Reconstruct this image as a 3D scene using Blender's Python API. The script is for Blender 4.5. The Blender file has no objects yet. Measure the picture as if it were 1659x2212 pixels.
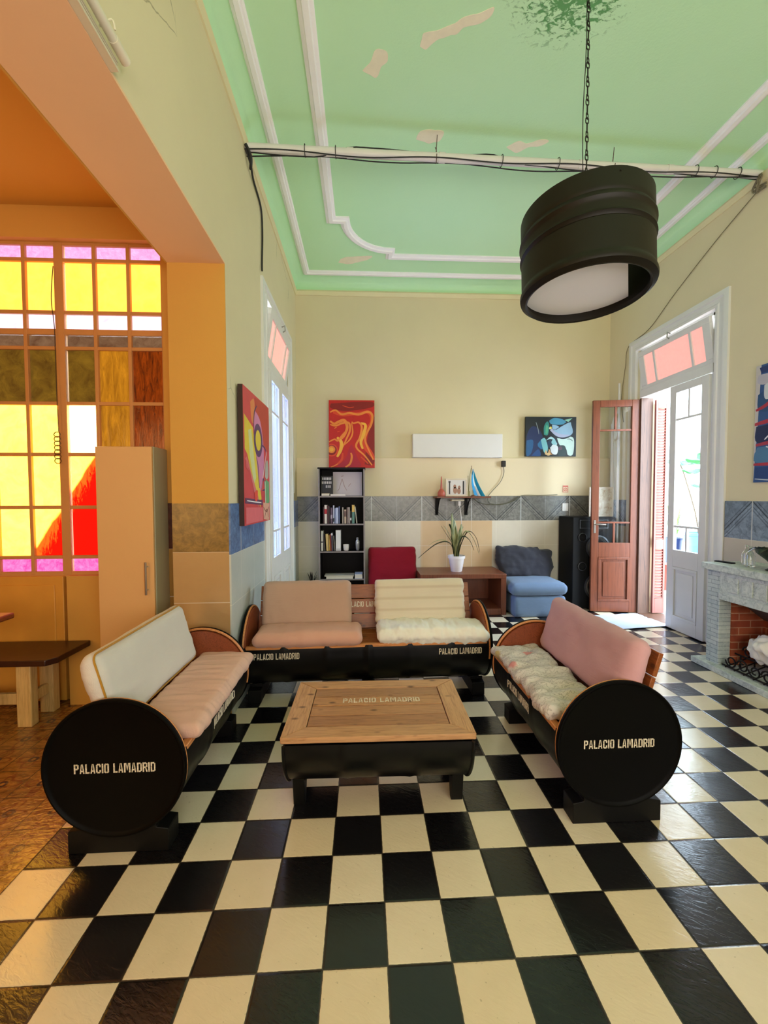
import bpy, bmesh, math, random
from mathutils import Vector, Matrix, noise, Euler
random.seed(7)
PI = math.pi
S = bpy.context.scene
COL = S.collection

# ------------------------------------------------------------ camera, sky, light, exposure
cam_d = bpy.data.cameras.new('camera')
cam_d.sensor_fit = 'HORIZONTAL'; cam_d.sensor_width = 36.0
cam_d.lens = 36.0*886.5/1659.0
cam_d.clip_start = .05
cam = bpy.data.objects.new('camera', cam_d); COL.objects.link(cam)
_r = Vector((0.99882488, -0.04836999, -0.00303403)); _u = Vector((0.00476659, 0.03574371, 0.99934962)); _f = Vector((0.04823008, 0.99818973, -0.03593226))
_M = Matrix((_r, _u, -_f)).transposed().to_4x4(); _M.translation = Vector((-.0663, -1.2116, 1.4432))
cam.matrix_world = _M
S.camera = cam
S.view_settings.view_transform = 'Standard'; S.view_settings.look = 'None'
S.view_settings.gamma = 1.0; S.view_settings.use_curve_mapping = False
S.view_settings.exposure = 0.36
WORLD = 14.0
world = bpy.data.worlds.new('sky'); S.world = world; world.use_nodes = True
bg = world.node_tree.nodes['Background']
bg.inputs['Color'].default_value = (.72, .87, 1.0, 1); bg.inputs['Strength'].default_value = WORLD

def area(name, loc, rot, sx, sy, power, color, portal=False):
    d = bpy.data.lights.new(name, 'AREA'); d.shape = 'RECTANGLE'; d.size = sx; d.size_y = sy
    d.energy = power; d.color = color
    if portal:
        try: d.cycles.is_portal = True
        except Exception: d.energy = 60
    o = bpy.data.objects.new(name, d); COL.objects.link(o); o.location = loc; o.rotation_euler = rot
    return o
# daylight entering by the two french doors (sky portals); unseen fill lights added behind the viewer
area('door_portal', (3.62, 3.12, 1.6), (0, PI/2, 0), 3.1, 1.05, 1, (1, 1, 1), True)
area('courtyard_portal', (-1.32, 3.12, 1.6), (0, -PI/2, 0), 3.1, 1.05, 1, (1, 1, 1), True)
area('rear_fill', (1.2, -3.1, 2.2), (PI/2+.5, 0, 0), 3.4, 2.6, 160, (1.0, .93, .87))  # added fill light, tilted up towards the ceiling
area('side_room_orange_fill', (-3.2, -3.1, 1.7), (PI/2, 0, 0), 1.6, 2.0, 36, (1.0, .62, .25))  # added orange lamp, makes up for weak glow from the stained glass

# ------------------------------------------------------------ node / material helpers
def srgb(h):
    h = h.lstrip('#'); c = [int(h[i:i+2], 16)/255 for i in (0, 2, 4)]
    return tuple((x/12.92 if x <= .04045 else ((x+.055)/1.055)**2.4) for x in c)+(1.0,)
class N:
    """tiny node builder"""
    def __init__(s, name):
        s.m = bpy.data.materials.new(name); s.m.use_nodes = True; s.t = s.m.node_tree; s.t.nodes.clear()
        s.out = s.t.nodes.new('ShaderNodeOutputMaterial'); s.b = s.t.nodes.new('ShaderNodeBsdfPrincipled')
        s.t.links.new(s.b.outputs[0], s.out.inputs[0])
    def put(s, sock, v):
        if isinstance(v, bpy.types.NodeSocket): s.t.links.new(v, sock)
        elif v is not None: sock.default_value = v
    def node(s, k, **kw):
        n = s.t.nodes.new(k)
        for a, b in kw.items(): setattr(n, a, b)
        return n
    def pos(s):
        return s.node('ShaderNodeNewGeometry').outputs['Position']
    def obj(s): return s.node('ShaderNodeTexCoord').outputs['Object']
    def xyz(s, v):
        n = s.node('ShaderNodeSeparateXYZ'); s.put(n.inputs[0], v); return n.outputs
    def comb(s, x, y, z):
        n = s.node('ShaderNodeCombineXYZ'); s.put(n.inputs[0], x); s.put(n.inputs[1], y); s.put(n.inputs[2], z); return n.outputs[0]
    def m_(s, op, a, b=None, c=None):
        n = s.node('ShaderNodeMath', operation=op); s.put(n.inputs[0], a)
        if b is not None: s.put(n.inputs[1], b)
        if c is not None: s.put(n.inputs[2], c)
        return n.outputs[0]
    def scale(s, v, k):
        n = s.node('ShaderNodeMapping'); s.put(n.inputs[0], v); n.inputs['Scale'].default_value = k if isinstance(k, (tuple, list)) else (k, k, k); return n.outputs[0]
    def noise(s, v, sc, det=3.0, rough=.5, dist=0.0, col=False):
        n = s.node('ShaderNodeTexNoise'); s.put(n.inputs['Vector'], v); n.inputs['Scale'].default_value = sc
        n.inputs['Detail'].default_value = det; n.inputs['Roughness'].default_value = rough; n.inputs['Distortion'].default_value = dist
        return n.outputs[1 if col else 0]
    def white(s, v):
        n = s.node('ShaderNodeTexWhiteNoise', noise_dimensions='3D'); s.put(n.inputs[0], v); return n.outputs[0]
    def vor(s, v, sc, feat='F1', out='Distance'):
        n = s.node('ShaderNodeTexVoronoi', feature=feat); s.put(n.inputs['Vector'], v); n.inputs['Scale'].default_value = sc; return n.outputs[out]
    def mix(s, f, a, b, blend='MIX'):
        n = s.node('ShaderNodeMix', data_type='RGBA', blend_type=blend); s.put(n.inputs[0], f); s.put(n.inputs[6], a); s.put(n.inputs[7], b); return n.outputs[2]
    def ramp(s, f, stops, interp='LINEAR'):
        n = s.node('ShaderNodeValToRGB'); s.put(n.inputs[0], f); r = n.color_ramp; r.interpolation = interp
        while len(r.elements) < len(stops): r.elements.new(.5)
        for e, (p, c) in zip(r.elements, stops):
            e.position = p; e.color = c if len(c) == 4 else (*c, 1)
        return n.outputs[0]
    def rng(s, v, a, b, c=0., d=1.):
        n = s.node('ShaderNodeMapRange'); s.put(n.inputs[0], v)
        for i, x in enumerate((a, b, c, d)): n.inputs[i+1].default_value = x
        return n.outputs[0]
    def bump(s, h, st=.3, dist=.01):
        n = s.node('ShaderNodeBump'); s.put(n.inputs['Height'], h); n.inputs['Strength'].default_value = st; n.inputs['Distance'].default_value = dist
        s.t.links.new(n.outputs[0], s.b.inputs['Normal'])
    def fin(s, color=None, rough=.6, metal=0., spec=.5, **kw):
        s.put(s.b.inputs['Base Color'], color); s.put(s.b.inputs['Roughness'], rough); s.b.inputs['Metallic'].default_value = metal
        s.b.inputs['Specular IOR Level'].default_value = spec
        for k, v in kw.items(): s.put(s.b.inputs[k.replace('_', ' ')], v)
        return s.m
def plain(name, hexc, rough=.6, metal=0., spec=.5, var=.12, nsc=6., bump=.08, bsc=60., **kw):
    n = N(name); c = srgb(hexc) if isinstance(hexc, str) else hexc
    v = n.noise(n.obj(), nsc, 4)
    d = tuple(x*(1-var) for x in c[:3])+(1,); e = tuple(min(1, x*(1+var)) for x in c[:3])+(1,)
    col = n.mix(v, d, e)
    if bump: n.bump(n.noise(n.obj(), bsc, 3), bump, .004)
    return n.fin(col, rough, metal, spec, **kw)
def wood(name, a, b, scale=(1, 12, 12), rough=.45, knots=True):
    lo = min(scale); scale = tuple(k*.45 if k == lo else k*1.7 for k in scale)
    n = N(name); p = n.obj(); v = n.scale(p, scale)
    g = n.noise(v, 5., 6, .6, 1.5); g2 = n.noise(v, 22., 3)
    f = n.m_('ADD', n.m_('MULTIPLY', g, .75), n.m_('MULTIPLY', g2, .25))
    col = n.ramp(f, [(.3, srgb(b)), (.5, srgb(a)), (.75, tuple(min(1, x*1.25) for x in srgb(a)[:3]))])
    if knots:
        k = n.vor(n.scale(p, (7, 13, 9)), 1.0); kk = n.rng(k, .06, .17, 1, 0)
        col = n.mix(n.m_('MULTIPLY', kk, .75), col, srgb('#3a1c0c'))
    n.bump(g2, .15, .003)
    return n.fin(col, rough)
M = {}
def paint(name, hexc, var=.08, crack=False):
    n = N(name); p = n.pos(); c = srgb(hexc)
    v = n.noise(p, .9, 5, .6); w = n.noise(p, 90., 2)
    col = n.mix(v, tuple(x*(1-var) for x in c[:3])+(1,), tuple(min(1, x*(1+var)) for x in c[:3])+(1,))
    if crack:
        vd = n.vor(n.mix(.12, p, n.noise(p, 3., 4, col=True)), 1.1, 'DISTANCE_TO_EDGE')
        k = n.m_('MULTIPLY', n.rng(vd, .0, .004, 1, 0), n.rng(n.noise(p, 1.7, 2), .56, .62, 0, .7))
        col = n.mix(k, col, srgb('#6e6347'))
    n.bump(n.m_('ADD', n.m_('MULTIPLY', w, .5), n.noise(p, 7., 3)), .12, .006)
    return n.fin(col, .75, spec=.3)
M['wall'] = paint('cream_wall_paint', '#e2d5b0')
M['wall_cr'] = paint('cracked_cream_wall_paint', '#e2d5b0', crack=True)
M['wall_low'] = paint('pale_cream_paint', '#ead9b6', .05)
M['ochre'] = paint('wall_paint_with_orange_light', '#d3a04c')  # beige paint coloured with the orange light bounced from the stained glass
M['soffit'] = paint('soffit_paint_with_orange_light', '#f0c79c')  # peach holds the orange window light on the beam's underside
M['white_trim'] = plain('white_trim_paint', '#e4e2de', .45, var=.05)
M['white_plaster'] = plain('white_plaster', '#fbfbfb', .6, var=.04)
M['cream_strip'] = plain('cream_cornice_paint', '#e6dcb0', .6, var=.05)

def ceiling_mat():
    n = N('green_ceiling_paint'); p = n.pos(); x, y, z = n.xyz(p)
    c = n.mix(n.noise(p, .8, 5, .6), srgb('#c0f2bc'), srgb('#d0f8ce'))
    d = n.node('ShaderNodeVectorMath', operation='DISTANCE'); n.put(d.inputs[0], p); d.inputs[1].default_value = (1.13, 1.0, 4.28)
    mask = n.rng(d.outputs['Value'], .12, .5, 1, 0)
    fl = n.noise(n.scale(p, (1, 1.6, 1)), 22., 4, .6, 1.)
    k = n.m_('MULTIPLY', n.rng(n.m_('ADD', fl, n.m_('MULTIPLY', mask, .3)), .63, .72), n.rng(mask, .05, .4))
    c = n.mix(n.m_('MULTIPLY', k, .85), c, srgb('#3f8f45'))
    n.bump(n.m_('ADD', n.m_('MULTIPLY', k, -1.5), n.m_('MULTIPLY', n.noise(p, 70., 2), .3)), .35, .01)
    return n.fin(c, .7, spec=.3)
M['ceil'] = ceiling_mat()
M['peel'] = plain('bare_plaster', '#f2ecd0', .8, var=.08, nsc=20)

def floor_mat():
    n = N('checker_floor_tiles'); p = n.pos(); x, y, z = n.xyz(p)
    ux = n.m_('DIVIDE', x, .2); uy = n.m_('DIVIDE', y, .2)
    ix = n.m_('FLOOR', ux); iy = n.m_('FLOOR', uy)
    par = n.m_('MODULO', n.m_('ADD', n.m_('ADD', ix, iy), 1000.), 2.)
    fx = n.m_('SUBTRACT', ux, ix); fy = n.m_('SUBTRACT', uy, iy)
    wob = n.m_('MULTIPLY', n.m_('SUBTRACT', n.noise(p, 60., 3), .5), .014)
    ex = n.m_('MINIMUM', fx, n.m_('SUBTRACT', 1., fx)); ey = n.m_('MINIMUM', fy, n.m_('SUBTRACT', 1., fy))
    e = n.m_('ADD', n.m_('MINIMUM', ex, ey), wob)
    grout = n.m_('LESS_THAN', e, .014)
    r = n.white(n.comb(ix, iy, 0.)); r2 = n.white(n.comb(ix, iy, 3.))
    wcol = n.mix(r, srgb('#f3e0c0'), srgb('#f8ecd8'))
    wcol = n.mix(n.m_('MULTIPLY', n.noise(p, 9., 5, .65), .35), wcol, srgb('#c4b389'))
    sp = n.rng(n.noise(p, 75., 2), .70, .74)
    wcol = n.mix(n.m_('MULTIPLY', sp, .4), wcol, srgb('#9b8a63'))
    bcol = n.mix(r2, srgb('#0c0b0e'), srgb('#1a191c'))
    c = n.mix(par, wcol, bcol)
    c = n.mix(grout, c, n.mix(par, srgb('#4a4236'), srgb('#241f1b')))
    ph = n.m_('MULTIPLY', r, 7.)
    wave = n.noise(n.comb(n.m_('ADD', x, ph), n.m_('MULTIPLY', n.m_('ADD', y, n.m_('MULTIPLY', x, .5)), 2.2), r2), 26., 3, .55, .8)
    h = n.m_('SUBTRACT', n.m_('MULTIPLY', wave, .5), n.m_('MULTIPLY', n.rng(e, 0., .03, 1, 0), .6))
    n.bump(h, .28, .006)
    ro = n.rng(n.noise(p, 5., 4), .3, .7, .13, .24)
    return n.fin(c, ro, spec=.6, Coat_Weight=.3, Coat_Roughness=.34)
M['floor'] = floor_mat()
def pattern_floor():
    n = N('ochre_flower_tiles'); p = n.pos(); x, y, z = n.xyz(p)
    ux = n.m_('DIVIDE', n.m_('ADD', x, 1.4), .2); uy = n.m_('DIVIDE', y, .2)
    fx = n.m_('SUBTRACT', n.m_('FRACT', ux), .5); fy = n.m_('SUBTRACT', n.m_('FRACT', uy), .5)
    d = n.m_('SQRT', n.m_('ADD', n.m_('MULTIPLY', fx, fx), n.m_('MULTIPLY', fy, fy)))
    an = n.m_('ARCTAN2', fy, fx)
    pet = n.m_('ADD', .26, n.m_('MULTIPLY', n.m_('COSINE', n.m_('MULTIPLY', an, 4.)), .13))
    q = n.m_('ADD', n.m_('SUBTRACT', d, pet), n.m_('MULTIPLY', n.m_('SUBTRACT', n.noise(p, 9., 4, .6), .5), .75))
    ring = n.rng(n.m_('ABSOLUTE', q), .03, .07, 1, 0)
    cen = n.rng(n.m_('ABSOLUTE', n.m_('SUBTRACT', d, .09)), .02, .05, 1, 0)
    c = n.mix(n.rng(n.noise(n.scale(p, (1, 2.2, 1)), 7., 5, .7, 1.5), .35, .65), srgb('#6b4318'), srgb('#b8823c'))
    c = n.mix(n.m_('MULTIPLY', ring, .75), c, srgb('#7a3a1c')); c = n.mix(n.m_('MULTIPLY', cen, .9), c, srgb('#3a2430'))
    ex = n.m_('MINIMUM', n.m_('ABSOLUTE', n.m_('SUBTRACT', n.m_('ABSOLUTE', fx), .5)), n.m_('ABSOLUTE', n.m_('SUBTRACT', n.m_('ABSOLUTE', fy), .5)))
    c = n.mix(n.m_('LESS_THAN', ex, .012), c, srgb('#54351c'))
    n.bump(n.noise(n.scale(p, (1, 2, 1)), 25., 3, .5, .8), .4, .006)
    return n.fin(c, .2, spec=.9, Coat_Weight=.4, Coat_Roughness=.25)
M['floor2'] = pattern_floor()

def dado(name, axis, z0, z1, g0, per=.67, tint='#6d7a84', low='#d9d2bd', tan=None, chev=1.):
    """chevron band between z0 and z1, plain mottled tiles below"""
    n = N(name); p = n.pos(); X = n.xyz(p); u = n.m_('DIVIDE', n.m_('SUBTRACT', X[axis], g0), per); z = X[2]
    fr = n.m_('FRACT', n.m_('ADD', u, 50.))
    t = n.m_('ABSOLUTE', n.m_('SUBTRACT', n.m_('MULTIPLY', fr, 2.), 1.))        # 1 at strong joint, 0 in the middle
    h = n.m_('DIVIDE', n.m_('SUBTRACT', z, z0), z1-z0)
    q = n.m_('SUBTRACT', h, t)
    base = n.mix(n.rng(n.noise(p, 20., 5, .7, .6), .3, .7), tuple(x*.5 for x in srgb(tint)[:3])+(1,), tuple(min(1, x*1.35) for x in srgb(tint)[:3])+(1,))
    inn = n.rng(q, -.02, .02); base = n.mix(n.m_('MULTIPLY', inn, .35*chev), base, tuple(x*.55 for x in srgb(tint)[:3])+(1,))
    for o, w, k in ((0., .03, .8), (.11, .022, .5), (-.13, .018, .6), (-.22, .03, .45)):
        l = n.rng(n.m_('ABSOLUTE', n.m_('SUBTRACT', q, o)), w*.5, w, 1, 0)
        base = n.mix(n.m_('MULTIPLY', l, k*chev), base, srgb('#2c343b'))
    low_c = n.mix(n.noise(p, 4., 5, .65), tuple(x*.82 for x in srgb(low)[:3])+(1,), srgb(low))
    if tan:
        a, b = tan
        k = n.m_('MULTIPLY', n.m_('GREATER_THAN', X[axis], a), n.m_('LESS_THAN', X[axis], b))
        low_c = n.mix(k, low_c, n.mix(n.noise(p, 4., 4), srgb('#dfc39c'), srgb('#d2b087')))
    hz = n.m_('FRACT', n.m_('DIVIDE', n.m_('SUBTRACT', z, z0-6.7), .335)); 
    f2 = n.m_('FRACT', n.m_('ADD', n.m_('MULTIPLY', u, 2.), 50.))
    gv = n.m_('LESS_THAN', n.m_('MINIMUM', f2, n.m_('SUBTRACT', 1., f2)), .008)
    gh = n.m_('LESS_THAN', n.m_('MINIMUM', hz, n.m_('SUBTRACT', 1., hz)), .008)
    low_c = n.mix(n.m_('MULTIPLY', n.m_('MAXIMUM', gv, gh), .45), low_c, srgb('#f3eee0'))
    gs = n.m_('LESS_THAN', n.m_('MINIMUM', fr, n.m_('SUBTRACT', 1., fr)), .008)
    base = n.mix(n.m_('MULTIPLY', gv, .35), base, srgb('#c9cccb')); base = n.mix(n.m_('MULTIPLY', gs, .8), base, srgb('#c9cccb'))
    c = n.mix(n.m_('GREATER_THAN', z, z0), low_c, base)
    n.bump(n.noise(p, 30., 3), .15, .004)
    return n.fin(c, .25)

# ------------------------------------------------------------ mesh helpers
class MB:
    def __init__(s): s.v = []; s.f = []; s.m = []; s.mi = 0
    def add(s, vs, fs):
        b = len(s.v); s.v += [tuple(x) for x in vs]; s.f += [tuple(b+i for i in f) for f in fs]; s.m += [s.mi]*len(fs); return s
    def box(s, x0, x1, y0, y1, z0, z1):
        x0, x1 = sorted((x0, x1)); y0, y1 = sorted((y0, y1)); z0, z1 = sorted((z0, z1))
        return s.add([(x0,y0,z0),(x1,y0,z0),(x1,y1,z0),(x0,y1,z0),(x0,y0,z1),(x1,y0,z1),(x1,y1,z1),(x0,y1,z1)],
                     [(0,3,2,1),(4,5,6,7),(0,1,5,4),(1,2,6,5),(2,3,7,6),(3,0,4,7)])
    def obox(s, c, size, rot=(0, 0, 0)):
        R = Euler(rot).to_matrix(); c = Vector(c); a = [x/2 for x in size]
        vs = [c+R@Vector((sx*a[0], sy*a[1], sz*a[2])) for sx, sy, sz in ((-1,-1,-1),(1,-1,-1),(1,1,-1),(-1,1,-1),(-1,-1,1),(1,-1,1),(1,1,1),(-1,1,1))]
        return s.add(vs, [(0,3,2,1),(4,5,6,7),(0,1,5,4),(1,2,6,5),(2,3,7,6),(3,0,4,7)])
    def prism(s, pts, axis, a, b):
        """polygon pts in the two other axes, extruded along axis from a to b"""
        def mk(p, t):
            return {0: (t, p[0], p[1]), 1: (p[0], t, p[1]), 2: (p[0], p[1], t)}[axis]
        n = len(pts); vs = [mk(p, a) for p in pts]+[mk(p, b) for p in pts]
        fs = [tuple(range(n-1, -1, -1)), tuple(range(n, 2*n))]+[(i, (i+1) % n, n+(i+1) % n, n+i) for i in range(n)]
        return s.add(vs, fs)
    def lathe(s, prof, c=(0, 0, 0), n=32, axis=2, caps=True):
        vs = []; k = len(prof)
        for i in range(n):
            a = 2*PI*i/n
            for r, h in prof:
                x, y = r*math.cos(a), r*math.sin(a)
                v = {2: (x, y, h), 0: (h, x, y), 1: (y, h, x)}[axis]
                vs.append((v[0]+c[0], v[1]+c[1], v[2]+c[2]))
        fs = [(i*k+j, ((i+1) % n)*k+j, ((i+1) % n)*k+j+1, i*k+j+1) for i in range(n) for j in range(k-1)]
        if caps:
            if prof[0][0] > 1e-5: fs.append(tuple(i*k for i in range(n-1, -1, -1)))
            if prof[-1][0] > 1e-5: fs.append(tuple(i*k+k-1 for i in range(n)))
        return s.add(vs, fs)
    def tube(s, pts, r, n=8, closed=False):
        pts = [Vector(p) for p in pts]; k = len(pts); rs = r if isinstance(r, (list, tuple)) else [r]*k
        vs = []; up = Vector((0.13, .31, .94)); prev = None
        for i, p in enumerate(pts):
            if closed: d = pts[(i+1) % k]-pts[i-1]
            else: d = pts[min(i+1, k-1)]-pts[max(i-1, 0)]
            d.normalize()
            if prev is None:
                a = d.cross(up); 
                if a.length < .1: a = d.cross(Vector((1, 0, 0)))
            else: a = prev-d*prev.dot(d)
            a.normalize(); prev = a; b = d.cross(a)
            vs += [p+rs[i]*(math.cos(2*PI*j/n)*a+math.sin(2*PI*j/n)*b) for j in range(n)]
        m = k if closed else k-1
        fs = [(i*n+j, i*n+(j+1) % n, ((i+1) % k)*n+(j+1) % n, ((i+1) % k)*n+j) for i in range(m) for j in range(n)]
        if not closed: fs += [tuple(range(n-1, -1, -1)), tuple((k-1)*n+j for j in range(n))]
        return s.add(vs, fs)
    def sweep(s, path, prof, up=(0, 0, 1), closed=False):
        """mitred sweep: path in 3d, profile (side, up)"""
        P = [Vector(p) for p in path]; up = Vector(up); k = len(P); n = len(prof); vs = []
        for i in range(k):
            if closed: d0 = (P[i]-P[i-1]).normalized(); d1 = (P[(i+1) % k]-P[i]).normalized()
            else:
                d1 = (P[min(i+1, k-1)]-P[min(i, k-2)]).normalized(); d0 = (P[max(i, 1)]-P[max(i-1, 0)]).normalized()
            s0 = d0.cross(up); s1 = d1.cross(up); b = (s0+s1)
            b = b.normalized() if b.length > 1e-4 else s0
            sc = 1/max(.3, b.dot(s0))
            vs += [P[i]+b*sc*a+up*h for a, h in prof]
        m = k if closed else k-1
        fs = [(i*n+j, i*n+(j+1) % n, ((i+1) % k)*n+(j+1) % n, ((i+1) % k)*n+j) for i in range(m) for j in range(n)]
        if not closed: fs += [tuple(range(n)), tuple((k-1)*n+j for j in range(n-1, -1, -1))]
        return s.add(vs, fs)
    def ribbon(s, pts, widths, side, fold=.25):
        """leaf blade: V-folded ribbon, thin but with two sides and a keel"""
        pts = [Vector(p) for p in pts]; side = Vector(side); vs = []; k = len(pts)
        for i, p in enumerate(pts):
            d = (pts[min(i+1, k-1)]-pts[max(i-1, 0)]).normalized(); a = (side-d*side.dot(d)).normalized(); nrm = d.cross(a); w = widths[i]/2
            vs += [p-a*w+nrm*w*fold, p+nrm*.0012, p+a*w+nrm*w*fold, p-nrm*.0014]
        fs = [(i*4+j, i*4+(j+1) % 4, i*4+4+(j+1) % 4, i*4+4+j) for i in range(k-1) for j in range(4)]+[(0, 1, 2, 3), ((k-1)*4+3, (k-1)*4+2, (k-1)*4+1, (k-1)*4)]
        return s.add(vs, fs)
    def xf(s, mat):
        s.v = [tuple(mat @ Vector(v)) for v in s.v]; return s
    def build(s, name, mats, parent=None, bevel=0., smooth=True, world=False, ang=.6):
        me = bpy.data.meshes.new(name)
        vs = s.v
        if world and parent is not None:
            off = Vector((0, 0, 0)); q = parent
            while q is not None: off += Vector(q.location); q = q.parent
            vs = [tuple(Vector(v)-off) for v in vs]
        me.from_pydata(vs, [], s.f); me.update()
        for mm in (mats if isinstance(mats, (list, tuple)) else [mats]): me.materials.append(mm)
        me.polygons.foreach_set('material_index', s.m)
        bm = bmesh.new(); bm.from_mesh(me); bmesh.ops.recalc_face_normals(bm, faces=bm.faces); bm.to_mesh(me); bm.free()
        if smooth: me.shade_smooth(); me.set_sharp_from_angle(angle=ang)
        o = bpy.data.objects.new(name, me); COL.objects.link(o)
        if parent is not None: o.parent = parent
        if bevel:
            b = o.modifiers.new('bevel', 'BEVEL'); b.width = bevel; b.segments = 2; b.limit_method = 'ANGLE'; b.harden_normals = False
        return o
def struct(o, label=None):
    o['kind'] = 'structure'
    if label: o['label'] = label
    return o
def tag(o, label, cat, group=None, kind=None):
    o['label'] = label; o['category'] = cat
    if group: o['group'] = group
    if kind: o['kind'] = kind
    return o
def thing(name, label, cat, loc=(0, 0, 0), rz=0., group=None):
    o = bpy.data.objects.new(name, None); COL.objects.link(o); o.empty_display_size = .1
    o.location = loc; o.rotation_euler = (0, 0, rz); return tag(o, label, cat, group)
def sempty(name, loc=(0, 0, 0)):
    o = bpy.data.objects.new(name, None); COL.objects.link(o); o.location = loc; return struct(o)
def cat_rom(pts, k=6):
    P = [Vector(p) for p in pts]; out = []
    for i in range(len(P)-1):
        a = P[max(i-1, 0)]; b = P[i]; c = P[i+1]; d = P[min(i+2, len(P)-1)]
        for j in range(k):
            t = j/k; out.append(.5*((2*b)+(c-a)*t+(2*a-5*b+4*c-d)*t*t+(3*b-a-3*c+d)*t**3))
    out.append(P[-1]); return out

# ------------------------------------------------------------ room shell
XL, XR, YB, HC, HW = -.95, 3.28, 4.28, 4.28, 4.14
YN = -3.2
fl = MB().box(-1.4, 3.7, YN-.2, 4.6, -.12, 0); fl.build
o = fl.build('floor', M['floor'], smooth=False); struct(o)
o = MB().box(-5.2, -1.4, YN-.2, 2.3, -.12, 0).build('floor', M['floor2'], smooth=False); struct(o)
# ceiling with a cove all round
c = MB(); rx = .17
cov = [(0, HW)]+[(rx*(1-math.cos(a)), HW+(HC-HW)*math.sin(a)) for a in [PI/2*i/8 for i in range(1, 9)]]
rings = [[(XL+d, YN+d, z), (XR-d, YN+d, z), (XR-d, YB-d, z), (XL+d, YB-d, z)] for d, z in cov]
vs = [p for r in rings for p in r]; fs = [(i*4+j, i*4+(j+1) % 4, i*4+4+(j+1) % 4, i*4+4+j) for i in range(len(rings)-1) for j in range(4)]
k = (len(rings)-1)*4; fs.append((k, k+1, k+2, k+3)); c.add(vs, fs)
c.box(XL-.5, XR+.5, YN-.3, YB+.4, HC+.05, HC+.2)
ceil = struct(c.build('ceiling', M['ceil'], ang=.9))
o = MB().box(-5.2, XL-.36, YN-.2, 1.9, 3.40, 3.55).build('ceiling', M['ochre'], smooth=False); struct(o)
def blob(pts, z, seed=0):
    """irregular patch of bare plaster"""
    out = []
    P = cat_rom([(*p, 0) for p in pts]+[(*pts[0], 0)], 7)[:-1]
    for i, p in enumerate(P):
        w = noise.noise(Vector((p.x*18, p.y*18, seed)))*.014
        cx = sum(q[0] for q in pts)/len(pts); cy = sum(q[1] for q in pts)/len(pts)
        d = Vector((p.x-cx, p.y-cy, 0)).normalized(); out.append((p.x+d.x*w, p.y+d.y*w))
    return out
for i, pts in enumerate([
    [(.30, 1.46), (.31, 1.39), (.42, 1.36), (.52, 1.30), (.62, 1.27), (.70, 1.235), (.70, 1.28), (.64, 1.32), (.55, 1.345), (.50, 1.385), (.40, 1.42), (.34, 1.475)],
    [(-.065, 1.625), (-.02, 1.57), (.02, 1.50), (.09, 1.49), (.10, 1.55), (.06, 1.60), (.02, 1.66)],
    [(.36, 2.13), (.38, 2.06), (.47, 2.04), (.56, 2.05), (.55, 2.13), (.46, 2.16)],
    [(1.10, 2.17), (1.18, 2.11), (1.26, 2.13), (1.34, 2.09), (1.42, 2.10), (1.37, 2.15), (1.28, 2.16), (1.20, 2.22)],
    [(-.36, 3.87), (-.30, 3.77), (-.15, 3.74), (.04, 3.72), (-.02, 3.80), (-.14, 3.86), (-.26, 3.90)]]):
    m = MB(); m.prism(blob(pts, 0, i), 2, HC-.0025, HC+.01)
    m.build('peeled_patch', M['peel'], ceil, smooth=False)

wl = MB()
wl.box(XL-.36, XL, 1.52, 2.56, 0, HC+.1); wl.box(XL-.36, XL, 3.68, YB+.3, 0, HC+.1); wl.box(XL-.36, XL, 2.56, 3.68, 3.22, HC+.1)
wl.box(XL-.36, XL, YN-.2, 1.52, 2.95, HC+.1); wl.box(XL-.36, XL, YN-.2, -2.6, 0, 2.95)
wall_left = struct(wl.build('wall_left', M['wall_cr'], smooth=False))
# ochre skin of the pillar and peach underside of the beam: bounced orange light put into the colours
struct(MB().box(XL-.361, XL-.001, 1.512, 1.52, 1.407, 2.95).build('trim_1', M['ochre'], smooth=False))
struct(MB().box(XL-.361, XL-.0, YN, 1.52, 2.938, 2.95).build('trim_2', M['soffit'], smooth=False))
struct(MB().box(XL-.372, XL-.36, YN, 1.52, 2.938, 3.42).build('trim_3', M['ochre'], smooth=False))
wb = MB().box(XL-.36, XR+.32, YB, YB+.3, 0, HC+.1)
struct(wb.build('wall_back', M['wall'], smooth=False))
wr = MB()
wr.box(XR, XR+.32, YN-.2, 2.58, 0, HC+.1); wr.box(XR, XR+.32, 3.66, YB+.3, 0, HC+.1); wr.box(XR, XR+.32, 2.58, 3.66, 3.22, HC+.1)
wall_right = struct(wr.build('wall_right', M['wall'], smooth=False))
wf = MB().box(-5.2, XR+.32, YN-.3, YN, 0, HC+.1)
struct(wf.build('wall_front', M['wall'], smooth=False))
wfm = MB()
for x in (-.55, .6, 1.75, 2.9): wfm.box(x-.04, x+.04, YN, YN+.05, .85, 3.5)
wfm.box(-.55, 2.9, YN, YN+.05, .8, .88).box(-.55, 2.9, YN, YN+.05, 3.45, 3.53)
struct(wfm.build('fill_light_frame', M['white_trim'], bevel=.004))  # unseen frame added around the rear fill light, on a solid wall
# side room
sw = MB()
sw.box(-5.2, -2.78, 1.71, 1.9, 0, 3.5); sw.box(-1.44, XL-.34, 1.71, 1.9, 0, 3.5)
sw.box(-2.78, -2.12, 1.80, 1.9, 0, .905); sw.box(-2.78, -1.44, 1.71, 1.9, 3.19, 3.5); sw.box(-2.125, -1.44, 1.71, 1.9, 0, .905)
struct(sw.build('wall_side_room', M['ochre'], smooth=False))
struct(MB().box(-5.3, -5.1, YN-.2, 1.9, 0, 3.5).build('wall_far_left', M['ochre'], smooth=False))
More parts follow.
